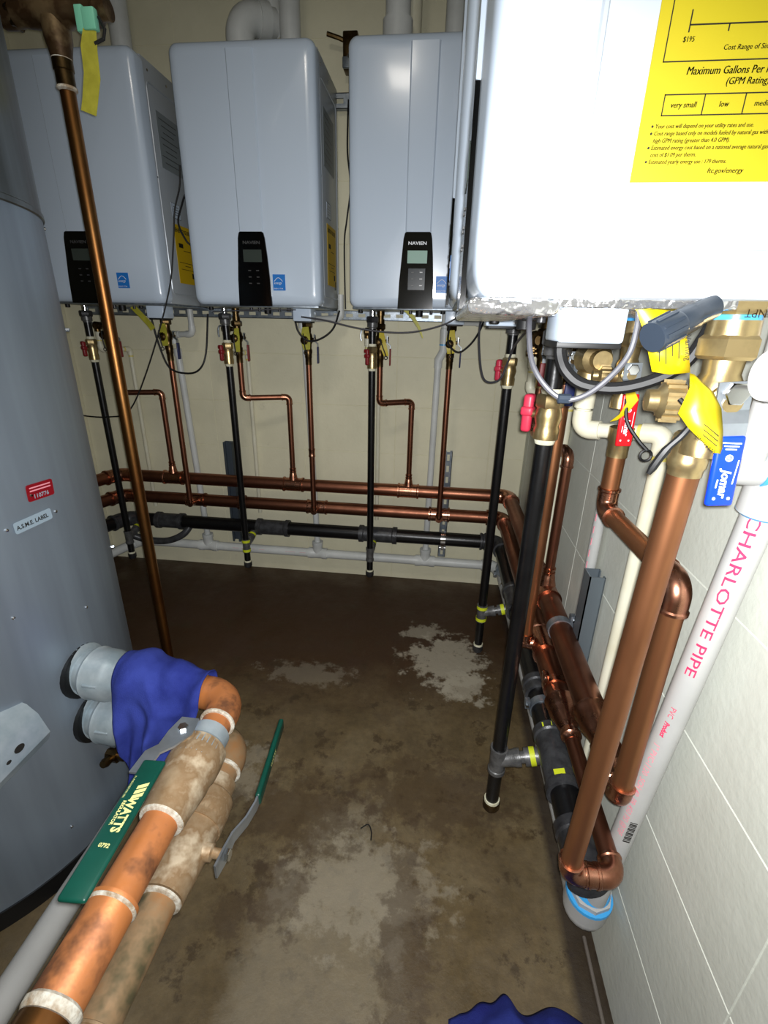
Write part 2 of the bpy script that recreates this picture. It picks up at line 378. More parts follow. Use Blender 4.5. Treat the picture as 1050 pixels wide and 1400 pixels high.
def lay(wall, m, spans, place, rotz):
    cache = {}
    for k in range(12):
        z = .008+BH*k+BH/2
        for a, b in spans:
            wd = round(b-a, 4)
            if wd not in cache: cache[wd] = block_mesh(wd, BH, m, 'concrete_block')
            o = bpy.data.objects.new('concrete_block', cache[wd]); COL.objects.link(o); o.parent = wall
            o.rotation_euler.z = rotz; o.location = place((a+b)/2, z)
jx = [XL]+[x for x in (.226-BW*k for k in range(5, -1, -1)) if x > XL+.05]+[XR]
lay(wall_b, WALL_B, list(zip(jx, jx[1:])), lambda c, z: (c, YB, z), 0)
jy = [.34+BW*k for k in range(-3, 5)]+[YB]
lay(wall_r, WALL_R, list(zip(jy, jy[1:])), lambda c, z: (XR, c, z), -PI/2)
# dark gap filler strip lying at the foot of the right wall
tag(MB().tube([(.352, -.4, .004), (.354, .3, .004), (.357, .62, .004)], .0035, 8).build('thin_conduit', mat('dirty_cable', (.40, .37, .34), .6)), 'thin grimy cable lying along the foot of the right wall', 'cable')

# ------------------------------------------------------------------ tankless water heaters
TB = Matrix.Translation((0, YB, 0))                                   # local: u along wall to the right, v<0 out of the wall, z up
TR = Matrix.Translation((XR, 0, 0)) @ Matrix.Rotation(-PI/2, 4, 'Z')
HW_, HH, RAIL = .44, .70, .015
def rrect(w_, h_, r, n=5):
    p = []
    for cx, cy, a0 in ((w_/2-r, h_/2-r, 0), (-w_/2+r, h_/2-r, 90), (-w_/2+r, -h_/2+r, 180), (w_/2-r, -h_/2+r, 270)):
        for i in range(n+1):
            a = math.radians(a0+90*i/n); p.append((cx+r*math.cos(a), cy+r*math.sin(a)))
    return p
def heater(T, u0, vf, z0, label, detail, near=False, W=HW_, screen_on=False, shift=0, pk=1.0):
    base = T @ V((u0+W/2, vf+.17, z0))
    t = thing('tankless_water_heater', label, 'water heater', base, 'wall-hung tankless water heaters')
    uc = u0+W/2; vb = -RAIL
    # front cover: rounded shell, outline rings going back from the front face
    rings = [(0, .030, .030), (.002, .018, .030), (.006, .009, .028), (.012, .003, .026), (.022, 0, .024), (.060, 0, .024)]
    b = MB(T); n = None; vs = []; fs = []
    for d, ins, r in rings:
        pr = rrect(W-2*ins, HH-2*ins, max(r-ins*.3, .012), 6); n = len(pr)
        vs += [V((uc+x, vf+d, z0+HH/2+y)) for x, y in pr]
    for i in range(len(rings)-1):
        fs += [[i*n+k, i*n+(k+1) % n, (i+1)*n+(k+1) % n, (i+1)*n+k] for k in range(n)]
    fs += [list(range(n))[::-1]]
    b.add(vs, fs); cov = b.build('front_cover', ENAMEL, t, ang=60)
    uc0 = uc; uc = uc+shift
    # raised centre rib between two grooves, widening upward, and running down to the control panel
    b = MB(T); zt, zb = z0+HH-.025, z0+.20
    for (ua, ub, va, vb_) in ((.037, .040, -.0035, .001),):
        vs = []
        for z, k in ((zt, 1.0), (zb+.25, 1.0), (zb, .97)):
            vs += [V((uc-ub*k-.002, vf+.0008, z)), V((uc-ua*k, vf-.0048, z)), V((uc+ua*k, vf-.0048, z)), V((uc+ub*k+.002, vf+.0008, z))]
        b.add(vs, [[i*4+k, i*4+k+1, (i+1)*4+k+1, (i+1)*4+k] for i in range(2) for k in range(3)])
    b.build('centre_rib', ENAMEL, t, smooth=False)
    uc = uc0
    # body behind the cover
    D = vb-(vf+.058)
    MB(T).box((uc, vf+.058+D/2, z0+HH/2), (W-.008, D, HH-.004), .004).build('side_panel', ENAMEL_SIDE, t)
    us = u0+W-.004
    # bead pressed in the right side, a rounded frame
    za, zz, va, vz = z0+.035, z0+HH-.06, vf+.075, vb-.03; rr = .018
    pts = []
    for cv, cz, a0 in ((vz-rr, zz-rr, 0), (va+rr, zz-rr, 90), (va+rr, za+rr, 180), (vz-rr, za+rr, 270)):
        for i in range(5):
            a = math.radians(a0+90*i/4); pts.append((us, cv+rr*math.cos(a), cz+rr*math.sin(a)))
    MB(T).tube(pts+[pts[0], pts[1]], .0028, 6, cap=False).build('pressed_bead', ENAMEL_SIDE, t)
    for q in ((vf+.09, HH-.03), (vf+.2, HH-.03), (vf+.075, HH*.55), (vb-.012, HH*.75), (vb-.012, HH*.4)):
        MB(T).lathe((us, q[0], z0+q[1]), X, [(0, .004), (.0015, .0035), (.002, .001)], 10).build('screw', CHROME, t)
    if near:   # left side of this one shows its seam: a bright edge bead and screws on the front edge
        for zz_ in (.1, .26, .42, .55):
            MB(T).lathe((u0+.012, vf+.03, z0+zz_), -X, [(0, .004), (.013, .004), (.0145, .002)], 10).build('screw', CHROME, t)
    # underside
    ub_m = FOIL if near else GALV
    bp = MB(T).box((uc, vf+.055+D/2-.01, z0-.001), (W-.02, D+.06, .008), .002).build('bottom_plate', ub_m, t)
    if near: MB(T).box((uc, vf+.036, z0-.005), (W-.012, .078, .014), .006, seg=3).build('bottom_lip', FOIL, t)
    # small feet / connector stubs under the unit
    for uo, vo, m_, r, h in ((.03, .06, BLACK_RUB, .008, .012), (.17, .08, IRON_DK, .006, .012), (.20, .08, IRON_DK, .006, .012), (.23, .08, BLACK_RUB, .012, .02), (.27, .09, IRON_DK, .005, .012), (.31, .07, BLACK_RUB, .008, .010)):
        MB(T).lathe((u0+uo*W/.44, vf+vo, z0-.003), -Z, [(0, r), (h, r), (h+.001, r*.7)], 12).build('connector_stub', m_, t)
    # junction box
    jh = .034 if near else .046; jb = (u0+.352, vf+(.117 if near else .118), z0-jh/2)
    j = MB(T).box(jb, (.066, .060 if near else .072, jh), .0035, seg=3).build('junction_box', ENAMEL, t)
    MB(T).box((jb[0], jb[1], z0-jh-.002), (.058, .06, .006), .001).build('black_gasket', BLACK_RUB, j)
    # control panel
    uc = uc0+shift
    b = MB(T); L_ = [(-.041, .216), (-.045, .20), (-.049, .15), (-.055, .08), (-.058, 0)]; Rr = [(.056, 0), (.054, .08), (.049, .15), (.044, .20), (.040, .216)]
    poly = [(x, y) for x, y in L_[::-1]][::-1]
    poly = L_+Rr
    poly = [(x*pk, y) for x, y in [(-.036, .219)]+poly[0:]+[(.035, .219)]]
    b.prism(poly, (uc, vf+.001, z0-.002), X, Z, .0065)
    cp = b.build('control_panel', BLACK_GLOSS, t)
    vp = vf-.0060
    text('brand_lettering', 'NAVIEN', .0135, (uc-.001, vp, z0+.182), X, Z, WINK if screen_on else BTN_DIM, cp, 'CENTER', sx=1.25, bold=.0004) if False else None
    o_ = T @ V((uc-.001, vp, z0+.182)); ex = (T.to_3x3() @ X)
    text('lettering', 'NAVIEN', .0125, o_, ex, Z, WINK if screen_on else BTN_DIM, cp, 'CENTER', sx=1.3, bold=.0003)
    MB(T).box((uc+.0, vp, z0+.148), (.062, .0012, .036), .0005, seg=1).build('display', SCREEN_L if screen_on else SCREEN, cp)
    if screen_on: MB(T).box((uc, vp, z0+.085), (.054, .0008, .062), .0003, seg=1).build('keypad', PAD, cp)
    for i in range(2):
        for k in range(3):
            MB(T).box((uc-.013+.027*i, vp-.0003, z0+.105-.019*k), (.009, .0014, .003), .0003, seg=1).build('button', BTN if (screen_on and i) else BTN_DIM, cp)
    # blue energy sticker on the front
    if detail != 'near':
        uc = uc0; st = MB(T).box((uc+.083, vf-.0008, z0+.071), (.042, .0012, .048), 0).build('energy_sticker', BLUE_STICKER, t)
        pts = [(uc+.067+.028*i/8, vf-.0018, z0+.074+.011*math.sin(PI*i/8)) for i in range(9)]
        MB(T).tube(pts, .0009, 5).build('white_arc', WINK, st)
        text('lettering', 'energy', .011, T @ V((uc+.065, vf-.0016, z0+.066)), ex, Z, WINK, st, shear=.3, sx=.9)
        text('lettering', 'ENERGY STAR', .0050, T @ V((uc+.064, vf-.0016, z0+.051)), ex, Z, WINK, st)
    uc = uc0
    # ---- stickers on the right side panel
    so = us+.0004; exs = T.to_3x3() @ Y; nrm = X
    def plate(name, v_, z_, wv, hz, m_, th=.001):
        return MB(T).box((so+th/2, v_, z_), (th, wv, hz), 0).build(name, m_, t, smooth=False)
    def ptxt(par, s, size, v_, z_, m_, align='LEFT', **k):
        if near:
            k.pop('bold', None)
            for q in (1, 2): text('printed_text', s, size, T @ V((so+.0011, v_+size*.022*q, z_)), exs, Z, m_, par, align, **k)
        return text('printed_text', s, size, T @ V((so+.0011, v_, z_)), exs, Z, m_, par, align, **k)
    if detail in ('side', 'near'):
        lv0 = vf+(.111 if near else .135); lz0 = z0+(.082 if near else .075); lw, lh = .135, .19
        m_ = YELLOW if near else YELLOW_D
        lab = plate('energy_label', lv0+lw/2, lz0+lh/2, lw, lh, m_)
        if near:
            mk = INK_B
            def rect(a, b_, c, d, th=.0007):
                for (p, q) in (((a, c), (b_, c)), ((b_, c), (b_, d)), ((b_, d), (a, d)), ((a, d), (a, c))):
                    cc = ((p[0]+q[0])/2, (p[1]+q[1])/2); sz = (abs(p[0]-q[0])+th, abs(p[1]-q[1])+th)
                    MB(T).box((so+.0012, lv0+cc[0], lz0+cc[1]), (.0003, sz[0], sz[1])).build('printed_line', mk, lab, smooth=False)
            rect(.008, .126, .071, .15)
            MB(T).box((so+.0012, lv0+.072, lz0+.0905), (.0003, .102, .0008)).build('printed_line', mk, lab, smooth=False)
            for k in range(5): MB(T).box((so+.0012, lv0+.021+.0255*k, lz0+.0905-.002+(.004 if k == 0 else 0)), (.0003, .0008, .004+(.008 if k == 0 else 0))).build('printed_line', mk, lab, smooth=False)
            rect(.0135, .122, .0405, .0525)
            for k in range(1, 4): MB(T).box((so+.0012, lv0+.0135+.0271*k, lz0+.0465), (.0003, .0007, .012)).build('printed_line', mk, lab, smooth=False)
            P = lambda s, sz, x, z_, **k: ptxt(lab, s, sz, lv0+x, lz0+z_, mk, **k)
            P('$195', .0042, .018, .0815, shear=.1, sx=.9); P('$280', .0042, .112, .0815, shear=.1, sx=.9)
            P('Cost Range of Similar Models', .0040, .067, .0755, align='CENTER', shear=.15, bold=.00008, sx=.95) if False else P('Cost Range of Similar Models', .0042, .0455, .0765, shear=.15, bold=.00008, sx=.95)
            P('Maximum Gallons Per Minute', .0064, .0245, .0635, shear=.18, bold=.00016, sx=.88)
            P('(GPM Rating)', .0058, .0520, .0575, shear=.18, bold=.00012, sx=.9)
            for k, s in enumerate(('very small', 'low', 'medium', 'high')): P(s, .0048, .0135+.0271*(k+.5), .0450, align='CENTER', shear=.15, bold=.00014, sx=.9)
            for k, (d, s) in enumerate(((1, 'Your cost will depend on your utility rates and use.'), (1, 'Cost range based only on models fueled by natural gas with'), (0, 'high GPM rating (greater than 4.0 GPM).'), (1, 'Estimated energy cost based on a national average natural gas'), (0, 'cost of $1.09 per therm.'), (1, 'Estimated yearly energy use : 179 therms.'))):
                z_ = .0330-.0043*k
                P(s, .0037, .0105+(.0 if d else .0003), z_, shear=.18, bold=.0001, sx=.87)
                if d: MB(T).lathe((so+.0010, lv0+.0088, lz0+z_+.0012), X, [(0, .0008), (.0003, .0008)], 10).build('printed_bullet', mk, lab)
            P('ftc.gov/energy', .0046, .0530, .0055, shear=.2, bold=.00014, sx=.95)
        else:
            ptxt(lab, 'ENERGYGUIDE', .0175, lv0+.004, lz0+lh-.024, INK, bold=.0006, sx=1.02)
            for (x_, z_, w2, h2) in ((.02, .125, .03, .014), (.05, .110, .05, .002), (.012, .07, .10, .0016), (.05, .060, .04, .002), (.02, .048, .09, .0016), (.095, .03, .02, .018), (.115, .005, .014, .028)):
                MB(T).box((so+.0013, lv0+x_+w2/2, lz0+z_), (.0004, w2, h2)).build('printed_line', INK_B, lab, smooth=False)
            rp = plate('rating_plate', vf+.185, z0+.50, .15, .155, GREY_PLATE)
            for k in range(8): MB(T).box((so+.0013, vf+.175+(.004 if k % 2 else 0), z0+.56-.017*k), (.0003, .11-(k % 3)*.02, .0022)).build('printed_line', GREY_PLATE if False else BTN_DIM, rp, smooth=False)
            wp = plate('warning_sticker', vf+.165, z0+.305, .055, .045, ENAMEL)
            for k in range(4): MB(T).box((so+.0013, vf+.165, z0+.318-.008*k), (.0003, .036, .002)).build('printed_line', BTN_DIM, wp, smooth=False)
            MB(T).tube([(so+.001, vf+.165-.027, z0+.283), (so+.001, vf+.165+.027, z0+.283), (so+.001, vf+.165+.027, z0+.328), (so+.001, vf+.165-.027, z0+.328), (so+.001, vf+.165-.027, z0+.283)], .0008, 5).build('printed_border', INK, wp)
    return t
ZB = 1.197
VF = 1.68-YB
H1 = heater(TB, -1.402, VF, ZB, 'white tankless heater beside the grey tank, its panel half behind the tall copper pipe', 'side', shift=-.052, pk=1.12)
H2 = heater(TB, -.852, VF, ZB, 'white tankless heater hung between two others, dim blank screen, blue sticker by its black panel', 'side')
H3 = heater(TB, -.316, VF, ZB, 'white tankless heater with a lit pale green screen, in the back right corner', 'side', screen_on=True)
H4 = heater(TR, -1.49, .007-XR, 1.192, 'white tankless heater on the right wall, mostly hidden behind the nearest one', 'plain')
H5 = heater(TR, -.88, .022-XR, 1.164, 'brightly lit nearest tankless heater with a big yellow energy label', 'near', near=True)

# vents on top of the back heaters
def vent(x, y, z, m, label, kind):
    t = thing('vent_pipe', label, 'pipe', (x, y, z), 'vent pipes above the heaters'); r = .038
    if kind == 'elbow':
        MB().lathe((x, y, z-.004), Z, [(0, .046), (.05, .046), (.052, r+.006), (.075, r+.004)], 24).build('collar', m, t)
        b = MB(); P = V((x, y, z+.14)); d2 = V((.75, .65, .1)).normalized()
        b.tube([P-Z*.08]+arc_pts(P, Z, d2, .055)+[P+d2*.07], r+.006, 22); b.build('elbow', m, t)
        MB().lathe(P+d2*.06, d2, [(0, r+.011), (.035, r+.011)], 22).build('collar', m, t)
        Q = P+d2*.09; pipe(t, Q, Q+d2*.03, r, m); MB().tube([Q+d2*.02, V((x+.075, YB-.06, z+.17)), V((x+.08, YB-.06, z+.9))], r, 20).build('pipe', m, t)
    elif kind == 'collar':
        MB().lathe((x, y, z-.004), Z, [(0, .048), (.035, .048), (.04, .042), (.048, .042)], 24).build('collar', m, t)
        MB().lathe((x, y, z+.043), Z, [(0, .043), (.008, .043)], 24).build('solvent_ring', PRIMER, t)
        MB().lathe((x, y, z+.05), Z, [(0, .046), (.06, .046), (.062, .038), (.9, .038)], 24).build('pipe', m, t)
        MB().lathe((x+.045, y+.05, z), Z, [(0, .024), (.9, .024)], 20).build('pipe', CPVC, t)
    else:
        MB().lathe((x, y, z-.004), Z, [(0, .038), (.03, .038), (.032, .033), (1.0, .033)], 22).build('pipe', m, t)
    return t
zt = ZB+HH-.004
vent(-.695, 1.87, zt, PVC_GREY, 'grey white plastic vent elbow on top of the heater with the dim screen', 'elbow')
vent(-.54, 1.90, zt, PVC_GREY, 'straight white intake pipe to the right of the vent elbow', 'pipe')
vent(-.195, 1.87, zt, PVC_GREY, 'white vent collar with a blue solvent ring above the lit heater', 'collar')
vent(-.02, 1.93, zt, PVC_GREY, 'straight pipe rising at the right end of the lit heater', 'pipe')
vent(-1.13, 1.93, zt, PVC_GREY, 'pale pipe rising behind the hanging yellow tag', 'pipe')

# mounting rails behind the back heaters
def slotted(name, A, d, nrm, L, wd, dep, m, label, cat, slots=True, group=None, open_front=False):
    """C channel from A along d, web facing nrm with slots cut through"""
    A, d, nrm = V(A), V(d).normalized(), V(nrm).normalized(); s = d.cross(nrm).normalized(); th = .0025
    t = thing(name, label, cat, A, group)
    R = Matrix((s, d, nrm)).transposed()
    def bx(c, sz): b.box(A+R @ V(c), sz, 0, R)
    b = MB(); bx((-wd/2+th/2, L/2, -dep/2), (th, L, dep)); bx((wd/2-th/2, L/2, -dep/2), (th, L, dep))
    lip = -dep if not open_front else 0
    for sg in (-1, 1): bx((sg*(wd/2-.005), L/2, lip+(th/2 if lip else -th/2)), (.010, L, th))
    b.build('flange', m, t, smooth=False)
    b = MB(); zf = -th/2 if not open_front else -dep+th/2
    if slots:
        sw = wd*.34
        for sg in (-1, 1): bx((sg*(wd/2+sw/2)/2, L/2, zf), ((wd-sw)/2, L, th))
        y = 0; n = int(L/.05)
        for k in range(n+1):
            y0, y1 = k*.05-.011, k*.05+.011; y0, y1 = max(0, y0), min(L, y1)
            if y1 > y0: bx((0, (y0+y1)/2, zf), (sw, y1-y0, th))
    else: bx((0, L/2, zf), (wd, L, th))
    b.build('web', m, t, smooth=False)
    return t
slotted('mounting_rail', (-1.5, YB-.024, 1.178), X, -Y, 1.68, .036, .020, GALV, 'long slotted galvanised rail along the back wall under the heaters', 'rail')
slotted('mounting_rail', (-.43, YB-.03, 1.86), X, -Y, .14, .045, .02, GALV, 'short slotted rail in the gap between the two middle heaters', 'rail')
slotted('mounting_rail', (XR-.024, 1.0, 1.165), Y, -X, .95, .036, .020, GALV, 'slotted rail on the right wall beneath the near heater', 'rail')
# gap hardware between heater 2 and 3
t = thing('wall_bracket', 'dark metal bracket with a bolt in the gap between the two middle heaters', 'bracket', (-.37, YB-.02, 1.97))
MB().box((-.362, YB-.03, 1.985), (.05, .05, .10), .004).build('bracket_plate', BRASS_DK, t)
MB().box((-.362, YB-.06, 1.95), (.05, .012, .03), .003).build('foot', GALV, t)
MB().lathe((-.362, YB-.055, 1.965), -Y, [(0, .009), (.01, .009), (.012, .005)], 6).build('bolt', CHROME, t)
MB().tube([(-.44, YB-.05, 2.03), (-.40, YB-.045, 2.02), (-.37, YB-.04, 2.01)], .007, 8).build('rod', BRASS_DK, t)

# ------------------------------------------------------------------ gas connection, valve and drop under each heater
def gas(T, u, v, zb, r, zcap, ztee, vman, wh, grp='gas drops', cold_tee=None):
    k = r/.0134
    # stub and union (belongs to the drop's riser)
    z = zb-.006
    d = thing('gas_drop_pipe', 'black gas pipe '+wh, 'pipe', T @ V((u, v, zcap)), 'black gas drop pipes')
    MB(T).lathe((u, v, z), -Z, [(0, .011*k), (.022, .011*k)], 16).build('stub', CHROME if k < 1.1 else IRON, d)
    MB(T).hexa((u, v, z-.018), -Z, .023*k, .022*k).build('union_nut', IRON_DK if k < 1.1 else IRON, d)
    MB(T).lathe((u, v, z-.018-.02*k), -Z, [(0, .019*k), (.016, .019*k), (.018, .015*k), (.022, .015*k)], 18).build('union_body', IRON, d)
    zn = z-.045-.010*k; zvt = zb-.125
    MB(T).lathe((u, v, zn+.012), -Z, [(0, r*1.06), (.006, r*1.12), (.010, r*1.02)], 18).build('thread_tape', TAPE, d)
    pipe(d, (u, v, zn+.004), (u, v, zvt), r, STEEL_BLK, 'nipple', T)
    MB(T).lathe((u, v, zvt+.008), -Z, [(0, r*1.06), (.004, r*1.12), (.009, r*1.02)], 18).build('thread_tape', TAPE, d)
    zvb = zb-.203
    MB(T).lathe((u, v, zvb+.003), -Z, [(0, r*1.12), (.006, r*1.15), (.012, r*1.02)], 18).build('thread_tape', TAPE, d)
    pipe(d, (u, v, zvb), (u, v, ztee+r*2.2), r, STEEL_BLK, 'drop', T)
    # tee with its branch to the manifold, drip leg and cap
    L = r*4.6
    MB(T).lathe((u, v, ztee+L/2), -Z, [(0, r), (0, r*1.28), (.009, r*1.28), (.011, r*1.16), (L-.011, r*1.16), (L-.009, r*1.28), (L, r*1.28), (L, r)], 20).build('tee', IRON, d)
    if 'slim' in wh or 'dim screen' in wh or 'corner' in wh:
        for q in (-.36, .36): MB(T).lathe((u, v, ztee+q*L-.006), Z, [(0, r*1.33), (.012, r*1.33)], 18, cap=False).build('yellow_marking', YG, d)
    P0 = V((u, v, ztee)); P1 = V((u, vman, ztee+.03)); dd = (P1-P0).normalized(); Ln = (P1-P0).length
    if Ln > .1:
        MB(T).lathe(P0, dd, [(0, r*1.1), (r*2.2, r*1.2), (r*2.6, r*1.32), (r*3.3, r*1.32), (r*3.35, r*.9)], 18).build('branch_socket', IRON, d)
        pipe(d, P0+dd*r*3, P0+dd*Ln, r*.86, IRON, 'nipple', T)
        MB(T).lathe(P0+dd*r*3.9, dd, [(0, r*.9), (0, r*1.3), (.006, r*1.34), (.03, r*1.2), (.036, r*1.3), (.036, r*.9)], 18).build('coupling', IRON, d)
        MB(T).lathe(P0+dd*(r*3.9+.012), dd, [(0, r*1.36), (.012, r*1.33)], 18, cap=False).build('yellow_marking', YG, d)
    else:
        MB(T).lathe(P0, dd, [(0, r*1.1), (r*2.0, r*1.2), (r*2.3, r*1.35), (r*3.0, r*1.35), (r*3.0, r*.95), (Ln, r*.95)], 18).build('branch_socket', IRON, d)
    pipe(d, (u, v, ztee-L/2+.004), (u, v, zcap+.012), r, STEEL_BLK, 'drip_leg', T)
    MB(T).lathe((u, v, zcap+.034), -Z, [(0, r), (0, r*1.16), (.007, r*1.18), (.009, r*1.0)], 18).build('thread_tape', TAPE, d)
    MB(T).lathe((u, v, zcap+.026), -Z, [(0, r*1.05), (.001, r*1.3), (.018, r*1.3), (.026, r*1.0)], 18).build('end_cap', IRON_DK if k < 1.1 else BRASS_DK, d)
    # the brass ball valve with its butterfly handle facing the room
    g = thing('gas_valve', 'brass gas valve with a red handle '+wh, 'valve', T @ V((u, v, zvb)), 'brass gas shut-off valves')
    h = zvt-zvb
    MB(T).lathe((u, v, zvb), Z, [(0, r*1.05), (0, r*1.35), (.22*h, r*1.38), (.30*h, r*1.25), (.5*h, r*1.48), (.70*h, r*1.25), (.72*h, r*1.2)], 20).build('body', BRASS, g)
    MB(T).hexa((u, v, zvb+.68*h), Z, r*1.5, .30*h).build('hex_end', BRASS, g)
    hc = V((u-.004, v-r*1.4, zvb+.52*h)); sd = V((-.45, -.9, 0)).normalized()
    MB(T).lathe((u, v, zvb+.52*h), sd, [(0, r*.45), (r*2.0, r*.45)], 12).build('stem', BRASS, g)
    hm = RED_T if k > 1.02 else RED_DK
    c = V((u, v, zvb+.52*h))+sd*r*2.3; sw = V((sd.y, -sd.x, 0))
    b = MB(T); R = Matrix((sw, sd, Z)).transposed()
    b.box(c, (.013*k, .015*k, .056*k), .005*k, R, 3); b.box(c+V((0, 0, .004)), (.020*k, .018*k, .014*k), .004*k, R, 3)
    b.box(c+sw*.004*k+V((0, 0, .021*k)), (.018*k, .013*k, .014*k), .004*k, R, 3)
    b.build('handle', hm, g)
gx = [(-1.363, 'at the far left, beside the grey tank'), (-.808, 'below the heater with the dim screen'), (-.255, 'below the heater with the lit screen')]
for x_, s in gx: gas(TB, x_, 1.815-YB, ZB, .0134, .118, .225, 1.93-YB, s)
gas(TR, -1.445, .194-XR, 1.192, .0140, .052, .215, .30-XR, 'nearest the back right corner')
gas(TR, -.850, .189-XR, 1.166, .0158, .038, .200, .30-XR, 'thickest and nearest, right of the floor')

# ------------------------------------------------------------------ isolation valves: brass body, drain port, yellow tag, lever
def iso(T, u, v, zb, k, hot, wh, big=False, lever=None):
    hn = 'red' if hot else 'blue'
    t = thing('isolation_valve', 'brass valve with a %s lever %s' % (hn, wh), 'valve', T @ V((u, v, zb-.15)), 'brass isolation valves with lever handles')
    z = zb-.004; r = .0115*k
    bm_ = BRASS if big else BRASS_DK
    MB(T).lathe((u, v, z), -Z, [(0, r*1.25), (.016, r*1.25), (.016, r*1.0), (.03, r*1.0)], 18).build('inlet_fitting', bm_, t)
    sh = .010 if (big and not hot) else 0
    if sh:
        MB(T).hexa((u, v, z-.012), -Z, r*1.42, .022).build('hex_adapter', bm_, t)
        text('engraved_lettering', 'NPT', .009, T @ V((u+r*1.26, v+.012, z-.030)), T.to_3x3() @ -Y, -Z, BRASS_DK, t)
    if big: MB(T).lathe((u, v, z-.021-sh*1.3), -Z, [(0, r*1.16), (.008, r*1.16)], 20).build('blue_seal', PRIMER, t)
    MB(T).lathe((u, v, z-.028-sh), -Z, [(0, r*1.22), (.017, r*1.28)], 20).build('knurled_collar', bm_, t)
    MB(T).hexa((u, v, z-.044-sh*.6), -Z, r*(1.58 if big else 1.78), .02).build('union_nut', bm_, t)
    zs = z-.064
    if big: MB(T).lathe((u, v, zs), -Z, [(0, r*1.02), (.018, r*.95), (.024, r*1.15), (.034, r*1.22), (.050, r*1.22), (.058, r*1.0), (.074, r*.92), (.078, r*1.05), (.092, r*1.05), (.093, r*.8)], 20).build('body', bm_, t)
    else: MB(T).lathe((u, v, zs), -Z, [(0, r*1.2), (.018, r*1.15), (.024, r*1.45), (.034, r*1.6), (.050, r*1.6), (.058, r*1.25), (.074, r*1.15), (.078, r*1.35), (.092, r*1.35), (.093, r)], 20).build('body', bm_, t)
    zc = zs-.040
    # drain port with a ribbed cap pointing into the room
    pd = V((-.15, -1, 0)).normalized() if not big else V((-.1, -1, 0)).normalized()
    MB(T).lathe((u, v, zc-.004), pd, [(0, r*.8), (r*2.0, r*.8)], 14).build('drain_port', bm_, t)
    R0 = r
    if big: r = r*.80
    cap = MB(T); c0 = V((u, v, zc-.004))+pd*r*1.9
    cap.lathe(c0, pd, [(0, r*1.15), (.002, r*1.28), (.013*k, r*1.28), (.016*k, r*.8), (.022*k, r*.75), (.023*k, r*.4)], 18)
    x_, y_, _ = frame_of(pd)
    for q in range(14):
        a = 2*PI*q/14; cap.box(c0+pd*.0075*k+(x_*math.cos(a)+y_*math.sin(a))*r*1.28, (.0024*k, .0024*k, .0024*k) if False else (.002*k, .011*k, .002*k), 0, Matrix((x_*math.cos(a)+y_*math.sin(a), pd, Z)).transposed() if abs(pd.z) < .5 else None)
    cap.build('port_cap', bm_, t); r = R0
    # lever on the right side (+u)
    st = V((u, v, zc)); MB(T).lathe(st, X, [(0, r*.9), (r*1.3, r*.9), (r*1.5, r*.5), (r*(1.9 if big else 2.7), r*.5)], 14).build('stem', bm_, t)
    xx = u+r*(1.75 if big else 2.3)
    if lever is None: lever = dict(bw=.016, L=.062, w=.0105, dz=.0, tilt=0)
    sw = .0115*k; L = lever['L']
    d0 = V((xx, v, zc+.008)); tl = lever.get('tilt', 0)
    dn = V((0, math.sin(tl), -math.cos(tl)))
    wv = V((0, math.cos(tl), math.sin(tl)))
    off = lever.get('off', .012)
    b = MB(T); ww = lever['bw']
    pts = [d0-dn*.010, d0+dn*.014, d0+dn*.024+X*off, d0+dn*.040+X*off]
    rb = ribbon(pts, wv, [ww*1.05, ww*1.05, ww*.8, ww*.8], .0026); b.add(rb.v, rb.f); b.build('lever_bracket', ZINC, t)
    MB(T).hexa(d0, X, r*.62, .006).build('lever_nut', CHROME, t)
    gs = d0+dn*.034+X*off; w2 = lever['w']
    b = MB(T); R = Matrix((X, wv, -dn)).transposed()
    b.box(gs+dn*L/2, (.0065 if big else .005, w2*2, L), min(.0028, w2*.45), R, 3)
    hm = (RED_H if hot else BLUE_H) if big else (RED_DK if hot else BLUE_DK)
    hd = b.build('lever_grip', hm, t)
    return t, dict(z=zs-.09, xx=xx, zc=zc, r=r, gs=gs, dn=dn, off=off, hd=hd, L=L, w=w2)
def strap_tag(T, u, v, z, wd, h, m, lean, name_t, lbl, grp=None, print_=False):
    """yellow tag folded round the valve neck and a black strap with a ring below the cap"""
    t = thing('plastic_tag', lbl, 'tag', T @ V((u, v, z)), 'yellow tags on the valves')
    b = MB(T); p = [(u, v, z+.01), (u+lean*.2, v-.006, z-h*.3), (u+lean*.6, v-.010, z-h*.65), (u+lean, v-.006, z-h)]
    rb = ribbon(p, V((1, 0, .1)), [wd*.7, wd, wd, wd*.75]); b.add(rb.v, rb.f); b.build('tag_sheet', m, t)
    b = MB(T); c = V((u-.002, v-.028, z-.028))
    b.tube(smooth_path([c+V((0, 0, .015)), c+V((.002+lean*.4, -.006, -.01)), c+V((.004+lean, -.004, -.045))], 4), .0022, 6)
    rp = [c+V((.004+lean, -.004, -.052))+V((math.cos(a)*.006, 0, math.sin(a)*.006)) for a in [2*PI*i/10+PI/2 for i in range(12)]]
    b.tube(rp, .0016, 6, cap=False); b.build('cap_strap', BLACK_RUB, t)
    return t
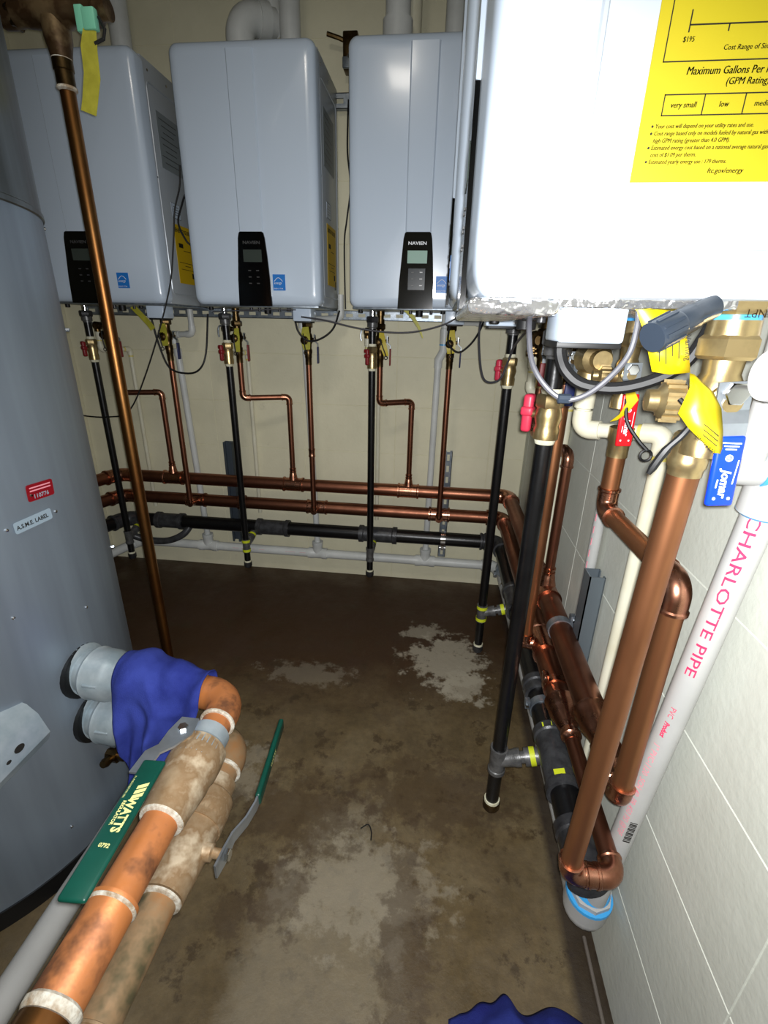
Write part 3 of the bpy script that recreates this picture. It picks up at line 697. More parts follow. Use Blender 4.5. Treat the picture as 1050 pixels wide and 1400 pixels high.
def relief(T, u, v, zb, k, wh, m=CPVC, down=.6, wallv=-.02, du=.09, spread=0, blue=False):
    """pressure relief body off the hot valve, cream pipe down, elbow to the wall and a drain pipe down the wall"""
    t = thing('relief_valve', 'bronze relief valve '+wh, 'valve', T @ V((u, v, zb-.1)), 'relief valves')
    z = zb-.078; r = .0135*k; mm = BRASS if blue else BRASS_DK
    MB(T).lathe((u+.042*k, v, z), -X, [(0, r*.8), (.016*k, r*.8), (.02*k, r*1.3), (.05*k, r*1.5), (.056*k, r*1.2), (.06*k, r*.6)], 18).build('body', mm, t)
    MB(T).lathe((u, v, z), -Z, [(0, r*.9), (.014*k, r*.9), (.016*k, r*1.1), (.028*k, r*1.1)], 18).build('outlet', mm, t)
    MB(T).tube(smooth_path([(u-.016*k, v-.004, z+.012), (u-.026*k, v-.010, z+.006), (u-.030*k, v-.012, z-.014), (u-.027*k, v-.012, z-.03)], 4), .0042*k, 8).build('test_lever', ZINC, t)
    if blue: MB(T).lathe((u, v, z-.028*k), -Z, [(0, r*1.15), (.008, r*1.15)], 20).build('blue_seal', PRIMER, t)
    rp = .0111*(1.12 if k > 1.3 else 1 if k > 1.2 else .8)
    d = thing('relief_pipe', 'cream plastic pipe '+wh, 'pipe', T @ V((u, v, z-.15)), 'cream relief drain pipes')
    z0 = z-.030*k; z1 = z0-(.058 if k > 1.3 else .085)*k
    MB(T).lathe((u, v, z0), -Z, [(0, rp*1.35), (.030*k, rp*1.3), (.031*k, rp)], 18).build('adapter', m, d)
    pipe(d, (u, v, z0-.02), (u, v, z1+.02), rp, m, T=T)
    MB(T).lathe((u, v, z0-.038*k), -Z, [(0, rp*1.08), (.004, rp*1.08)], 18).build('solvent_ring', CPVC_GLUE, d)
    P = V((u, v, z1)); Q = V((u+du, wallv, z1+spread)); dd = (Q-P).normalized()
    elbow(d, P, -Z, dd, rp, m, rp*1.5, k=1.3, collar=False, T=T)
    pipe(d, P+dd*rp*2, Q-dd*rp*2, rp, m, T=T)
    MB(T).lathe(Q-dd*(rp*3.2), dd, [(0, rp*1.1), (.005, rp*1.1)], 18).build('solvent_ring', CPVC_GLUE, d)
    elbow(d, Q, dd, -Z, rp, m, rp*1.5, k=1.3, collar=False, T=T)
    pipe(d, Q-Z*rp*2, (Q.x, Q.y, z1-down), rp, m, T=T)
    MB(T).lathe((Q.x, Q.y, Q.z-rp*2.9), -Z, [(0, rp*1.12), (.006, rp*1.12)], 18).build('solvent_ring', CPVC_GLUE, d)
    return t

# hot risers: drop, jog sideways, drop onto the hot manifold
ZH, ZCO, ZG = .483, .383, .268
YM, XM = 1.93, .318
def hot_riser(T, u, v, zt, u2, zj, v2, r, wh, m=COPPER, last=False, zbot=None, v1=None):
    t = thing('hot_water_riser', 'copper pipe with a sideways jog '+wh, 'pipe', T @ V((u2, v2, zbot or ZH)), 'copper hot water risers')
    v1 = v if v1 is None else v1
    br = r*1.5; A = V((u, v, zj)); B = V((u2, v2, zj+.003)); dd = (B-A).normalized()
    MB(T).lathe((u, v, zt+.008), -Z, [(0, r*1.05), (.002, r*1.3), (.022, r*1.3), (.026, r*1.12), (.05, r*1.12)], 18).build('adapter', BRASS_DK if r < .0125 else BRASS, t)
    pipe(t, (u, v, zt-.015), A+Z*br, r, m, T=T)
    elbow(t, A, -Z, dd, r, COPPER_FIT, br, T=T)
    pipe(t, A+dd*br, B-dd*br, r, m, T=T)
    elbow(t, B, dd, -Z, r, COPPER_FIT, br, T=T)
    zb = zbot or (ZH+.03)
    pipe(t, B-Z*br, (u2, v2, zb+.01), r, m, T=T)
    if not last:
        MB(T).lathe((u2, v2, zb+.044), -Z, [(0, r*1.02), (0, r*1.28), (.005, r*1.28), (.008, r*1.12), (.02, r*1.2), (.024, r*1.35), (.035, r*1.5), (.05, r*1.8)], 18).build('reducer', COPPER_FIT, t)
    return t
def cold_riser(T, u, v, zt, r, wh, m=COPPER, vman=None, beads=()):
    t = thing('cold_water_riser', 'straight copper pipe '+wh, 'pipe', T @ V((u, v, ZCO)), 'straight copper cold water risers')
    MB(T).lathe((u, v, zt+.008), -Z, [(0, r*1.05), (.002, r*1.25), (.022, r*1.25), (.026, r*1.12), (.05, r*1.12)], 18).build('adapter', BRASS_DK if r < .0125 else COPPER_FIT, t)
    pipe(t, (u, v, zt-.015), (u, v, ZCO+r), r, m, T=T)
    for z_ in beads: ring(t, (u, v, z_), Z, r, .034, COPPER_FIT, T=T)
    elbow(t, (u, v, ZCO), -Z, V((0, 1, 0)), r, COPPER_FIT, r*1.2, T=T, sock=r*.8)
    return t
for i, (uh, uj, s) in enumerate(((-1.345, -1.172, 'left of the others, at the tank side'), (-.800, -.615, 'under the heater with the dim screen'), (-.243, -.108, 'under the heater with the lit screen'))):
    vh = (1.875 if i else 1.89)-YB; vm = YM-YB
    iso(TB, uh+.010, vh, ZB, 1.0, True, s)
    hot_riser(TB, uh+.010, vh, ZB-.16, uj, .858, vm, .0111, s)
    strap_tag(TB, uh+.016, vh-.02, ZB-.085, .024, .075, YTAG_OLD if i < 2 else YTAG, (.0, .0, .02)[i], '', 'yellow strapped tag on the red-lever valve '+s)
    relief(TB, uh-.040, vh+.005, ZB, .8, s, down=.72, wallv=-.022, du=.03 if i else .05)
for i, (uc_, s, bd) in enumerate(((-1.078, 'at the tank side, with a blue-levered valve', ()), (-.512, 'in the middle of the back wall', (.645,)), (.030, 'at the right end of the back wall', ()))):
    vv = 1.875-YB
    iso(TB, uc_, vv, ZB, 1.0, False, ('on the leftmost straight riser', 'on the middle straight riser', 'on the rightmost riser of the back wall')[i])
    cold_riser(TB, uc_, vv, ZB-.16, .0111, s, beads=bd)
    strap_tag(TB, uc_-.002, vv-.022, ZB-.075, .034, .07, YTAG_OLD if i < 2 else YTAG, .004, '', 'yellow strapped tag on the blue-lever valve '+('leftmost on the back wall', 'in the middle of the back wall', 'at the right end of the back wall')[i])
# right wall, far unit
iso(TR, -1.41, .275-XR, 1.192, 1.0, True, 'hidden behind the gas pipe in the corner')
hot_riser(TR, -1.41, .28-XR, 1.03, -1.155, .862, .318-XR, .0125, 'in the right corner behind the thick black pipe')
iso(TR, -1.060, .262-XR, 1.192, 1.0, False, 'behind the thick gas pipe on the right')
cold_riser(TR, -1.060, .261-XR, 1.03, .0143, 'leaning beside the thick black gas pipe', m=COPPER_B)
relief(TR, -1.46, .262-XR, 1.192, 1.25, 'in the right corner behind the slim black pipe', down=.7, wallv=-.0125, du=.08)
strap_tag(TR, -1.035, .25-XR, 1.11, .04, .09, YTAG, .01, '', 'yellow tag peeping out between the thick gas pipe and the cream elbow')
# right wall, near unit: large valves
tH, iH = iso(TR, -.800, .285-XR, 1.188, 1.22, True, 'above the copper pipe, second from the right', big=True, lever=dict(bw=.024, L=.080, w=.0118, tilt=.04, off=.010))
hot_riser(TR, -.805, .298-XR, .990, -.545, .853, .306-XR, .0146, 'nearest the camera on the right wall', m=COPPER_B, last=True, zbot=ZH)
relief(TR, -.865, .250-XR, 1.176, 1.35, 'under the near heater, above the cream elbow', down=.72, wallv=.360-XR, du=.075, spread=.012, blue=True)
tC, iC = iso(TR, -.470, .248-XR, 1.194, 1.42, False, 'at the right edge of the picture, largest of all', big=True, lever=dict(bw=.026, L=.064, w=.0112, tilt=.08, off=.008))
def grip_print(T, info, par):
    """white script, ring mark and small lines on the lever grip, reading upward along it"""
    R3 = T.to_3x3(); gs, dn = info['gs'], info['dn']; ww = info['w']
    n = X; ex = dn; ey = n.cross(ex); L = info['L']; f = .0036    # reading down the grip
    def put(s, sz, a, bb, **k):
        o = T @ (gs+dn*a+ey*bb+n*f); text('lettering', s, sz, o, R3 @ ex, R3 @ ey, WINK, info['hd'], **k)
    put('Jomar', .0105, L*.46, -.0035, shear=.25, bold=.0003)
    MB(T).box(gs+dn*L*.66+ey*-.0062+n*f, (.0005, .0010, L*.12)).build('small_print', WINK, info['hd'])
    MB(T).box(gs+dn*L*.5+ey*.0072+n*f, (.0005, .0007, L*.34)).build('small_print', WINK, info['hd'])
    MB(T).tube([gs+dn*L*.30+n*f+(ex*math.cos(a)+ey*math.sin(a))*.0026 for a in [2*PI*i/12 for i in range(13)]], .0006, 5).build('ring_mark', WINK, info['hd'])
    MB(T).sphere(gs+dn*L*.30+n*(f-.0008), .0014, (1, 1, 1), 8).build('ring_mark', WINK, info['hd'])
    for s_ in (-1, 1): MB(T).sphere(gs+dn*L*.88+ey*.006*s_+n*(f-.0006), .0016, (.7, 1, 1), 8).build('arrow_mark', WINK, info['hd'])
    for k_ in range(3): MB(T).box(gs+dn*(.006+.0027*k_)+n*f, (.0005, .015-.003*k_, .0010)).build('small_print', WINK, info['hd'])
grip_print(TR, iH, tH); grip_print(TR, iC, tC)
# the near cold riser: down in front of the manifolds, under and back along the cold manifold
t = thing('cold_water_riser', 'large straight copper pipe crossing in front, nearest on the right', 'pipe', (.25, .49, ZCO), 'straight copper cold water risers')
rC = .0146; xc, yc = .246, .487
zb_ = ZCO-.005
MB().lathe((xc, yc-.004, 1.052), -Z, [(0, rC*1.0), (.003, rC*1.16), (.010, rC*1.22), (.014, rC*1.1), (.022, rC*1.1), (.025, rC*1.2), (.032, rC*1.2), (.035, rC*1.08), (.042, rC*1.05)], 20).build('adapter', BRASS, t)
pipe(t, (xc, yc-.004, 1.03), (xc-.008, yc+.01, zb_+rC), rC, COPPER_B)
P1, P2 = V((xc-.008, yc+.01, zb_)), V((.307, yc+.012, zb_))
elbow(t, P1, -Z, (P2-P1), rC, COPPER_FIT, rC*1.3, sock=rC*.7)
elbow(t, P2, (P2-P1), Y, rC, COPPER_FIT, rC*1.3, sock=rC*.7)
pipe(t, P2+Y*rC, (.305, .76, ZCO), rC, COPPER)
MB().lathe(P1+(P2-P1)*.5, (P2-P1), [(-.013, rC*1.1), (-.013, rC*1.18), (.013, rC*1.18), (.013, rC*1.1)], 20).build('coupling', COPPER_FIT, t)
# tag and strap on the big valve, shaped sheets
t = thing('plastic_tag', 'yellow warning tag curling off the big blue-lever valve', 'tag', (.22, .42, 1.08))
def sheet(name, m, parent, rows, th=.0006):
    """thin sheet lofted through rows of points"""
    b = MB(); n = len(rows[0]); vs = [V(p) for r in rows for p in r]; b.add(vs, [[i*n+k, i*n+k+1, (i+1)*n+k+1, (i+1)*n+k] for i in range(len(rows)-1) for k in range(n-1)])
    o = b.build(name, m, parent, ang=60); sm = o.modifiers.new('s', 'SOLIDIFY'); sm.thickness = th; return o
sheet('tag_sheet', YTAG, t, [[(.204, .432, 1.110), (.207, .430, 1.109), (.210, .428, 1.106)], [(.203, .424, 1.099), (.212, .421, 1.100), (.222, .424, 1.096)], [(.197, .420, 1.079), (.212, .415, 1.083), (.229, .420, 1.084)], [(.206, .416, 1.068), (.220, .412, 1.068), (.233, .416, 1.066)], [(.218, .414, 1.058), (.226, .412, 1.056), (.235, .414, 1.053)], [(.229, .413, 1.049), (.232, .412, 1.049), (.234, .413, 1.048)]])
dA = V((-.62, 0, -.78)).normalized()*-1; 
text('printed_text', 'WARNING', .0046, V((.2295, .4105, 1.0510)), V((-.82, 0, .57)), V((-.57, 0, -.82)), INK_B, t)
for k in range(1, 4): MB().prism([(0, 0), (.016, 0), (.016, .0007), (0, .0007)], V((.2295, .4105, 1.0510))+V((-.0005, 0, .0042))*k, V((-.82, 0, .57)), V((-.57, 0, -.82)), .0002).build('printed_line', INK_B, t, smooth=False)
MB().tube(smooth_path([(.205, .440, 1.088), (.214, .428, 1.075), (.210, .430, 1.060), (.200, .432, 1.045), (.192, .436, 1.022)], 4), [.0022]*4+[.003]*8+[.0038]*4+[.0022], 8).build('cap_strap', BLACK_RUB, t)
t = thing('plastic_tag', 'yellow warning tag hanging behind the grey plug under the near heater', 'tag', (.19, .47, 1.13))
sheet('tag_sheet', YTAG, t, [[(.155, .475, 1.165), (.170, .474, 1.166), (.188, .476, 1.166)], [(.166, .470, 1.158), (.180, .470, 1.158), (.198, .474, 1.158)], [(.174, .468, 1.142), (.192, .468, 1.142), (.209, .470, 1.145)], [(.182, .468, 1.124), (.200, .467, 1.122), (.216, .469, 1.126)], [(.189, .469, 1.108), (.204, .468, 1.106), (.222, .470, 1.108)]])
dv = V((.22, 0, -1)).normalized(); lv = V((1, 0, .22)).normalized()
text('printed_text', 'Warning', .0070, V((.2085, .4665, 1.142)), dv, lv, INK_B, t)
for k in range(1, 5): MB().prism([(0, 0), (.024-.003*(k % 3), 0), (.024-.003*(k % 3), .0008), (0, .0008)], V((.2085, .4664, 1.141))+V((-.0052, 0, -.001))*k, dv, lv, .0002).build('printed_line', INK_B, t, smooth=False)
t = thing('plastic_tag', 'small yellow tag scrap beside the ribbed cap and red lever', 'tag', (.25, .76, 1.05))
MB().add(*(lambda r: (r.v, r.f))(ribbon([(.272, .735, 1.062), (.276, .728, 1.048), (.268, .730, 1.030), (.258, .735, 1.018)], V((1, 0, .3)), [.012, .016, .012, .010]))).build('tag_sheet', YTAG, t)
MB().tube(smooth_path([(.270, .735, 1.050), (.273, .725, 1.02), (.290, .715, .995), (.303, .71, .982)], 4), .0028, 8).build('cap_strap', BLACK_RUB, t)
MB().tube([V((.303, .71, .974))+V((math.cos(a)*.008, 0, math.sin(a)*.008)) for a in [2*PI*i/12 for i in range(13)]], .002, 6, cap=False).build('strap_ring', BLACK_RUB, t)
o = ribbon([(-1.158+.0, 1.80, 1.190), (-1.13, 1.795, 1.165), (-1.095, 1.79, 1.13), (-1.083, 1.79, 1.112)], V((1, 0, .55)), .022).build('hanging_strip', YTAG_OLD); tag(o, 'yellow paper strip hanging beside the tall copper pipe, left heater', 'tag')
o = ribbon([(-.135, 1.76, 1.195), (-.11, 1.757, 1.175), (-.085, 1.755, 1.14), (-.070, 1.754, 1.105)], V((1, 0, .4)), [.012, .014, .010, .004]).build('hanging_strip', YTAG_OLD); tag(o, 'thin yellow strip hanging under the heater with the lit screen', 'tag')

# ------------------------------------------------------------------ manifolds (one thing each, going round both walls)
def manifold(name, label, z, r, m, mf, tees_b, cups_b, tees_r, cups_r, xm, ym, yend, br=None, xl=-1.435):
    t = thing(name, label, 'pipe', (xm, 1.0, z)); br = br or r*1.5
    Cr = V((xm, ym, z)); Cl = V((xl, ym, z))
    pipe(t, Cl+X*br, Cr-X*br, r, m, seg=22); elbow(t, Cr, X, -Y, r, mf, br); elbow(t, Cl, -X, V((-.35, -1, 0)), r, mf, br*.9)
    dl = V((-.35, -1, 0)).normalized(); pipe(t, Cl+dl*br, Cl+dl*.5, r, m, seg=20)
    pipe(t, Cr-Y*br, (xm, yend, z), r, m, seg=24)
    for x_, bd, rb in tees_b: tee(t, (x_, ym, z), X, bd, r, rb, mf)
    for x_, L in cups_b: ring(t, (x_, ym, z), X, r, L, mf)
    for y_, bd, rb in tees_r: tee(t, (xm, y_, z), Y, bd, r, rb, mf)
    for y_, L in cups_r: ring(t, (xm, y_, z), Y, r, L, mf)
    return t
mh = manifold('hot_water_manifold', 'thick upper copper manifold pipe running round the back and right walls', ZH, .027, COPPER, COPPER_FIT,
    [(-1.172, Z, .0111), (-.615, Z, .0111), (-.108, Z, .0111)], [], [(1.155, Z, .0125)], [], XM, YM, .70)
MB().lathe((XM, .705, ZH), -Y, [(-.02, .0275), (-.02, .034), (-.014, .034), (-.01, .031), (.015, .031), (.035, .024), (.05, .021), (.056, .021), (.06, .0255), (.066, .0255), (.07, .021), (.075, .017), (.09, .0165), (.094, .0195), (.1, .0195), (.104, .0165), (.13, .0155)], 22).build('reducer', COPPER_FIT, mh)
elbow(mh, (.306, .545, ZH), V((0, -1, 0)), Z, .0146, COPPER_FIT, .021, sock=.012)
mc = manifold('cold_water_manifold', 'thick lower copper manifold pipe running round the back and right walls', ZCO, .027, COPPER, COPPER_FIT,
    [(-1.078, -Y, .0111), (-.512, -Y, .0111), (.030, -Y, .0111)], [(-.86, .03)], [(1.060, -X, .0135)], [], .305, YM, .83)
MB().lathe((.305, .835, ZCO), -Y, [(-.02, .0275), (-.02, .034), (-.014, .034), (-.01, .031), (.015, .031), (.035, .024), (.05, .021), (.06, .018), (.066, .018), (.07, .0205), (.078, .0205), (.082, .0165), (.09, .0155)], 22).build('reducer', COPPER_FIT, mc)
mg = manifold('gas_manifold', 'black steel gas manifold pipe with grey fittings, lowest of the three at the walls', ZG, .0302, STEEL_BLK, IRON_M,
    [], [], [], [], .303, YM, .60, br=.05)
for x_, L in ((-1.24, .13), (-.74, .15), (-.255, .17)):
    MB().lathe((x_-L/2+.02, YM, ZG), X, [(0, .030), (0, .039), (.018, .039), (.022, .0345), (L-.022, .0345), (L-.018, .039), (L, .039), (L, .030)], 24).build('tee', IRON_M, mg)
MB().lathe((.235, YM, ZG), X, [(0, .030), (0, .039), (.022, .039), (.03, .034)], 24).build('coupling', IRON_M, mg)
for y_, L in ((1.45, .14), (.80, .16), (1.02, .05)):
    MB().lathe((.303, y_+L/2, ZG), -Y, [(0, .030), (0, .038), (.018, .038), (.022, .0345), (L-.022, .0345), (L-.018, .038), (L, .038), (L, .030)], 24).build('tee', IRON_M, mg)
MB().lathe((.303, .655, ZG), -Y, [(0, .030), (0, .038), (.02, .038), (.024, .0345), (.05, .0345), (.055, .038), (.075, .038), (.083, .034), (.095, .0345), (.10, .036), (.105, .030)], 24).build('end_cap', IRON_DK, mg)
for y_, z_ in ((.87, .028), (.745, .03)):
    MB().box((.303-.012, y_, ZG+.034), (.022, .012, .0016), 0, Matrix.Rotation(-.3, 3, 'Y')).build('yellow_marking', YG, mg, smooth=False)
# branch from far left gas drop looping under
MB().tube(smooth_path([(-1.363, 1.85, .215), (-1.31, 1.875, .185), (-1.22, 1.885, .185), (-1.15, 1.90, .215), (-1.12, 1.925, .255)], 5), .0155, 12).build('sweep_branch', IRON_M, mg)
# pipe clamps
def clamp(P, d, r, m, label, wing):
    t = thing('pipe_clamp', label, 'clamp', P); MB().lathe(P, d, [(-.010, r), (-.010, r+.0025), (.010, r+.0025), (.010, r)], 22).build('band', m, t)
    wv = V(wing).normalized(); MB().box(V(P)+wv*(r+.010), (.012, .018, .022), .001).build('ear', m, t)
    MB().lathe(V(P)+wv*(r+.012)-V((0, 0, 0)), V(d), [(-.014, .004), (.014, .004)], 8).build('bolt', CHROME, t)
clamp((.055, YM, ZG), X, .031, CHROME, 'bright silver clamp on the gas pipe at the slotted strut', (0, 0, -1))
clamp((.303, .955, ZG), Y, .0315, GALV, 'galvanised clamp on the gas manifold behind the thick black pipe', (-1, 0, .3))
clamp((XM, .985, ZH), Y, .0275, GALV, 'dull clamp around the upper copper manifold at the right wall strut', (.5, 0, .6))
clamp((.305, .90, ZCO), Y, .0275, COPPER_FIT, 'copper clamp on the lower manifold at the right wall', (-.7, 0, .7))
clamp((.30, 1.72, ZG-.02), Y, .031, GALV, 'galvanised clamp on the gas pipe in the corner', (-.7, 0, -.5))

# struts
slotted('wall_strut', (.055, YB-.030, .145), Z, -Y, .50, .034, .026, GALV, 'slotted galvanised strut standing on the back wall, right part', 'strut')
slotted('wall_strut', (-.935, YB-.034, .150), Z, -Y, .49, .040, .03, mat('dark_galvanised', (.36, .40, .44), .4, .6), 'plain dark strut channel on the back wall behind the black gas pipe', 'strut', slots=False, open_front=True)
slotted('wall_strut', (XR-.036, .94, .16), Z, -X, .50, .042, .032, mat('blue_grey_galvanised', (.47, .51, .54), .38, .6), 'blue-grey strut channel on the right wall behind the manifolds', 'strut', slots=False)

# ------------------------------------------------------------------ white drain run and condensate risers
YD, ZD = 1.985, .125
t = thing('drain_pipe', 'white plastic drain pipe running low along the back wall into the corner', 'pipe', (-.5, YD, ZD))
rD = .0212
Cr, Cl = V((.300, YD, ZD)), V((-1.43, YD, ZD))
pipe(t, Cl+X*.03, Cr-X*.03, rD, PVC_GREY, seg=20)
elbow(t, Cr, X, V((.35, -1, -.15)), rD, PVC_GREY, .03, k=1.25, collar=False, sock=.018)
dl = V((-.3, -1, 0)).normalized(); elbow(t, Cl, -X, dl, rD, PVC_GREY, .03, k=1.25, collar=False, sock=.018); pipe(t, Cl+dl*.03, Cl+dl*.5, rD, PVC_GREY)
for x_ in (-1.075, -.530, -.020):
    b = MB(); b.lathe((x_-.045, YD, ZD), X, [(0, rD), (0, rD*1.25), (.022, rD*1.25), (.026, rD*1.15), (.064, rD*1.15), (.068, rD*1.25), (.09, rD*1.25), (.09, rD)], 20)
    b.lathe((x_, YD, ZD), Z, [(0, rD*1.1), (.04, rD*1.08), (.044, rD*1.2), (.062, rD*1.2), (.062, rD*.7)], 20); b.build('tee', PVC_GREY, t)
MB().lathe((.24, YD, ZD), X, [(0, rD*1.02), (0, rD*1.22), (.03, rD*1.22)], 20).build('coupling', PVC_GREY, t)
for sx_, L_ in ((-.93, .03), (-.87, .07), (-.80, .025), (-.66, .05), (-.60, .03)):
    MB().box((sx_, YD-rD*.93, ZD+.006), (L_, .0012, .0016)).build('printed_line', PINKINK, t, smooth=False)
A, B = V((.325, YD-.05, ZD-.01)), V((.346, .74, .075))
t2 = thing('drain_pipe', 'white plastic drain pipe low along the right wall behind the gas manifold', 'pipe', (.33, 1.2, .08))
pipe(t2, A, B, rD, PVC, seg=18); ring(t2, A+(B-A)*.1, B-A, rD, .012, CHROME, 'hose_clamp', k=1.08)
# end fitting where the lettered pipe comes down
P = V((.330, .600, .145))
MB().lathe(B, (P-B), [(0, .022), (.03, .027), (.05, .030), (.10, .033), (.14, .034)], 22).build('adapter', PVC, t2)
b = MB(); b.sphere(P-Z*.006, .039, (1, 1, .95), 20); b.build('elbow', PVC, t2)
ax = V((.02, -.05, .62)).normalized()
MB().lathe(P, ax, [(0, .040), (.030, .0405), (.032, .037)], 26).build('socket', PVC, t2)
MB().lathe(P+ax*.029, ax, [(0, .0412), (.006, .0405), (.007, .036)], 26).build('solvent_ring', PRIMER, t2)
MB().lathe(P+ax*.034, ax, [(0, .037), (.012, .037), (.013, .033)], 8).build('bushing', PVC, t2)
MB().lathe(P+ax*.046, ax, [(0, .032), (.004, .030), (.005, .026), (.014, .025)], 26).build('bushing', PVC, t2)
MB().lathe(P+ax*.050, ax, [(0, .0325), (.005, .030)], 26).build('solvent_ring', PRIMER, t2)
MB().lathe(P+ax*.058, ax, [(0, .026), (.006, .024), (.012, .020)], 26).build('solvent_ring', PRIMER, t2)

# lettered white pipe at the right
A, B = V((.346, .507, 1.000)), P+ax*.05
B = V((.333, .577, .20))
t3 = thing('lettered_pipe', 'white plastic pipe with red lettering leaning down the right wall', 'pipe', B)
rP = .0168
pipe(t3, A, B, rP, PVC, seg=28)
dd = (B-A).normalized(); camv = (V((0, 0, CAM_Z))-A); nv = (camv-dd*camv.dot(dd)).normalized()
nv = (nv+V((0, 0, 0))).normalized()
side = dd.cross(nv) # ex x ey = n -> ex=dd, ey = nv x dd
ey = nv.cross(dd)
def along(s0, s, size, m, bold=0, off=0., sx=1.0, shear=0, wr=rP):
    nn = (nv*math.cos(off)+ey*math.sin(off)).normalized(); e2 = nn.cross(dd)
    text('lettering', s, size, A+dd*s0+nn*rP, dd, e2, m, t3, wrap=wr, bold=bold, sx=sx, shear=shear)
along(.030, 'CHARLOTTE PIPE', .0165, REDINK, .0001, -.42, 1.78)
along(.315, 'PVC', .0095, REDINK, 0, -.35, 1.1)
along(.342, 'Product', .0085, REDINK, .0004, -.35, 1.0, .2)
along(.385, '1" PVC-1120  SCH 40  PR 450 PSI @73F', .0115, PINKINK, .0001, -.5, 1.1)
along(.008, 'A', .0075, REDINK, 0, -.1)
for k in range(14):
    wv_ = (.0012, .0022, .0016)[k % 3]; nn = (nv*math.cos(.45)+ey*math.sin(.45)); e2 = nn.cross(dd)
    MB().prism([(0, -.005), (wv_, -.005), (wv_, .005), (0, .005)], A+dd*(.555+.0036*k)+nn*(rP+.0003-.0004), dd, e2, .0006).build('barcode_bar', INK, t3, smooth=False)
MB().lathe(A+dd*.035, -dd, [(0, rP*1.02), (0, rP*1.35), (.05, rP*1.4)], 28).build('socket', PVC, t3)
MB().lathe(A+dd*.038, -dd, [(0, rP*1.12), (.004, rP*1.36)], 28).build('solvent_ring', PRIMER, t3)
b = MB(); b.sphere(A-dd*.018, rP*1.42, (1, 1, 1), 20); b.build('tee_body', PVC, t3)
MB().lathe(A-dd*.018, V((-1, .10, .0)), [(0, rP*1.32), (.045, rP*1.32), (.046, rP*1.0)], 26).build('tee_branch', PVC, t3)
MB().lathe(A-dd*.018+V((-.012, 0, 0)), V((-1, .10, .0)), [(0, rP*1.36), (.007, rP*1.36)], 26).build('solvent_ring', PRIMER, t3)
# upper white stub end, pipe pointing at the valves with red print
t4 = thing('white_branch_pipe', 'white plastic pipe stub with red print and blue solvent at the right edge', 'pipe', (.24, .40, 1.1))
P0 = V((.241, .395, 1.113)); dq = V((1, .12, -.04)).normalized()
MB().lathe(P0, dq, [(0, .0150), (0, .0185), (.004, .0195), (.006, .0195), (.008, .0180)], 28).build('socket_rim', PVC, t4)
MB().lathe(P0+dq*.007, dq, [(0, .0176), (.004, .0176), (.005, .0168), (.14, .0168)], 28).build('pipe', PVC, t4)
MB().lathe(P0+dq*.0055, dq, [(0, .0190), (.0035, .0182)], 28).build('solvent_ring', PRIMER, t4)
text('lettering', '1T#13C', .009, P0+dq*.020+V((0, -.0168, -.003)), dq, Z, REDINK, t4, wrap=.0168)
MB().tube([(.300, .47, 1.155), (.302, .48, 1.09), (.303, .485, 1.03)], .013, 18).build('riser', PVC, t4)
MB().lathe((.300, .475, 1.125), Z, [(0, .0165), (.03, .0165)], 20).build('coupling', PVC, t4)

# condensate risers on the back wall
def riser(x1, x2, zt, top, label, off=True, sag=None):
    t = thing('condensate_pipe', label, 'pipe', (x2, YD, .2), 'pale condensate pipes on the back wall'); r = .0135
    B = V((x2, YD, ZD+.05)); A = V((x1, YD, zt))
    pipe(t, A, B, r, PVC_GREY); MB().lathe(B+Z*.012, -Z, [(0, r*1.05), (.004, rD*1.05), (.01, rD*1.1)], 18).build('hose_clamp', BTN_DIM, t)
    if top == 'loop':      # elbow, short run, elbow up into the gap between the heaters
        C = V((x1-.01, YD-.0, zt+.03)); Dp = C+X*(.10 if x1 < -1 else .166)+V((0, -.03, .005)); E_ = Dp+Z*.1
        ring(t, A-Z*.01, Z, r, .03, PVC_GREY, beads=False, k=1.2)
        d_ = (Dp-C).normalized(); elbow(t, C+Z*.03, Z, d_, r*.9, PVC_GREY, .02, k=1.15, collar=False)
        C = C+Z*.03; Dp = Dp+Z*.03; pipe(t, C+d_*.02, Dp-d_*.02, r*.85, PVC_GREY); elbow(t, Dp, d_, Z, r*.85, PVC_GREY, .018, k=1.2, collar=False)
        pipe(t, Dp+Z*.015, V((Dp.x, Dp.y, 1.188 if x1 < -1 else 1.25)), r*.85, PVC_GREY)
    else:
        A2 = A+V((.018, -.006, .035)); MB().tube([A-Z*.03, A, A2, A2+Z*.04], r*1.25, 18).build('offset_fitting', PVC_GREY, t)
        MB().lathe(A2+Z*.02, Z, [(0, r*1.32), (.005, r*1.32)], 20).build('solvent_ring', PRIMER, t)
        MB().lathe(A2+Z*.03, Z, [(0, r*1.3), (.05, r*1.3), (.052, r*1.05), (.14, r*1.05)], 20).build('pipe', PVC_GREY, t)
        Q = A2+V((.02, -.01, .105)); Dp = Q+X*.13
        pipe(t, Q, Dp, r*.85, PVC_GREY); elbow(t, Dp, X, Z, r*.85, PVC_GREY, .018, k=1.2, collar=False); pipe(t, Dp+Z*.015, V((Dp.x, Dp.y, 1.188)), r*.85, PVC_GREY)
    return t
riser(-1.105, -1.075, 1.03, 'loop', 'pale condensate pipe beside the leftmost straight copper riser')
riser(-.555, -.530, 1.10, 'loop', 'pale condensate pipe hidden behind the middle copper riser')
riser(-.013, -.020, 1.02, 'off', 'pale condensate pipe with an offset fitting at the right of the back wall')
# pinkish-print pipe and cream one on the right wall
t = thing('wall_pipe', 'white plastic pipe with pink print on the right wall above the strut', 'pipe', (.36, .98, .5)); pipe(t, (.357, .985, .97), (.357, .985, .1), .0115, PVC, seg=16)
b = MB(); 
for k in range(14): b.box((.3465, .9785, .80-.028*k), (.0015, .0025, .016))
b.build('printed_line', PINKINK, t, smooth=False)

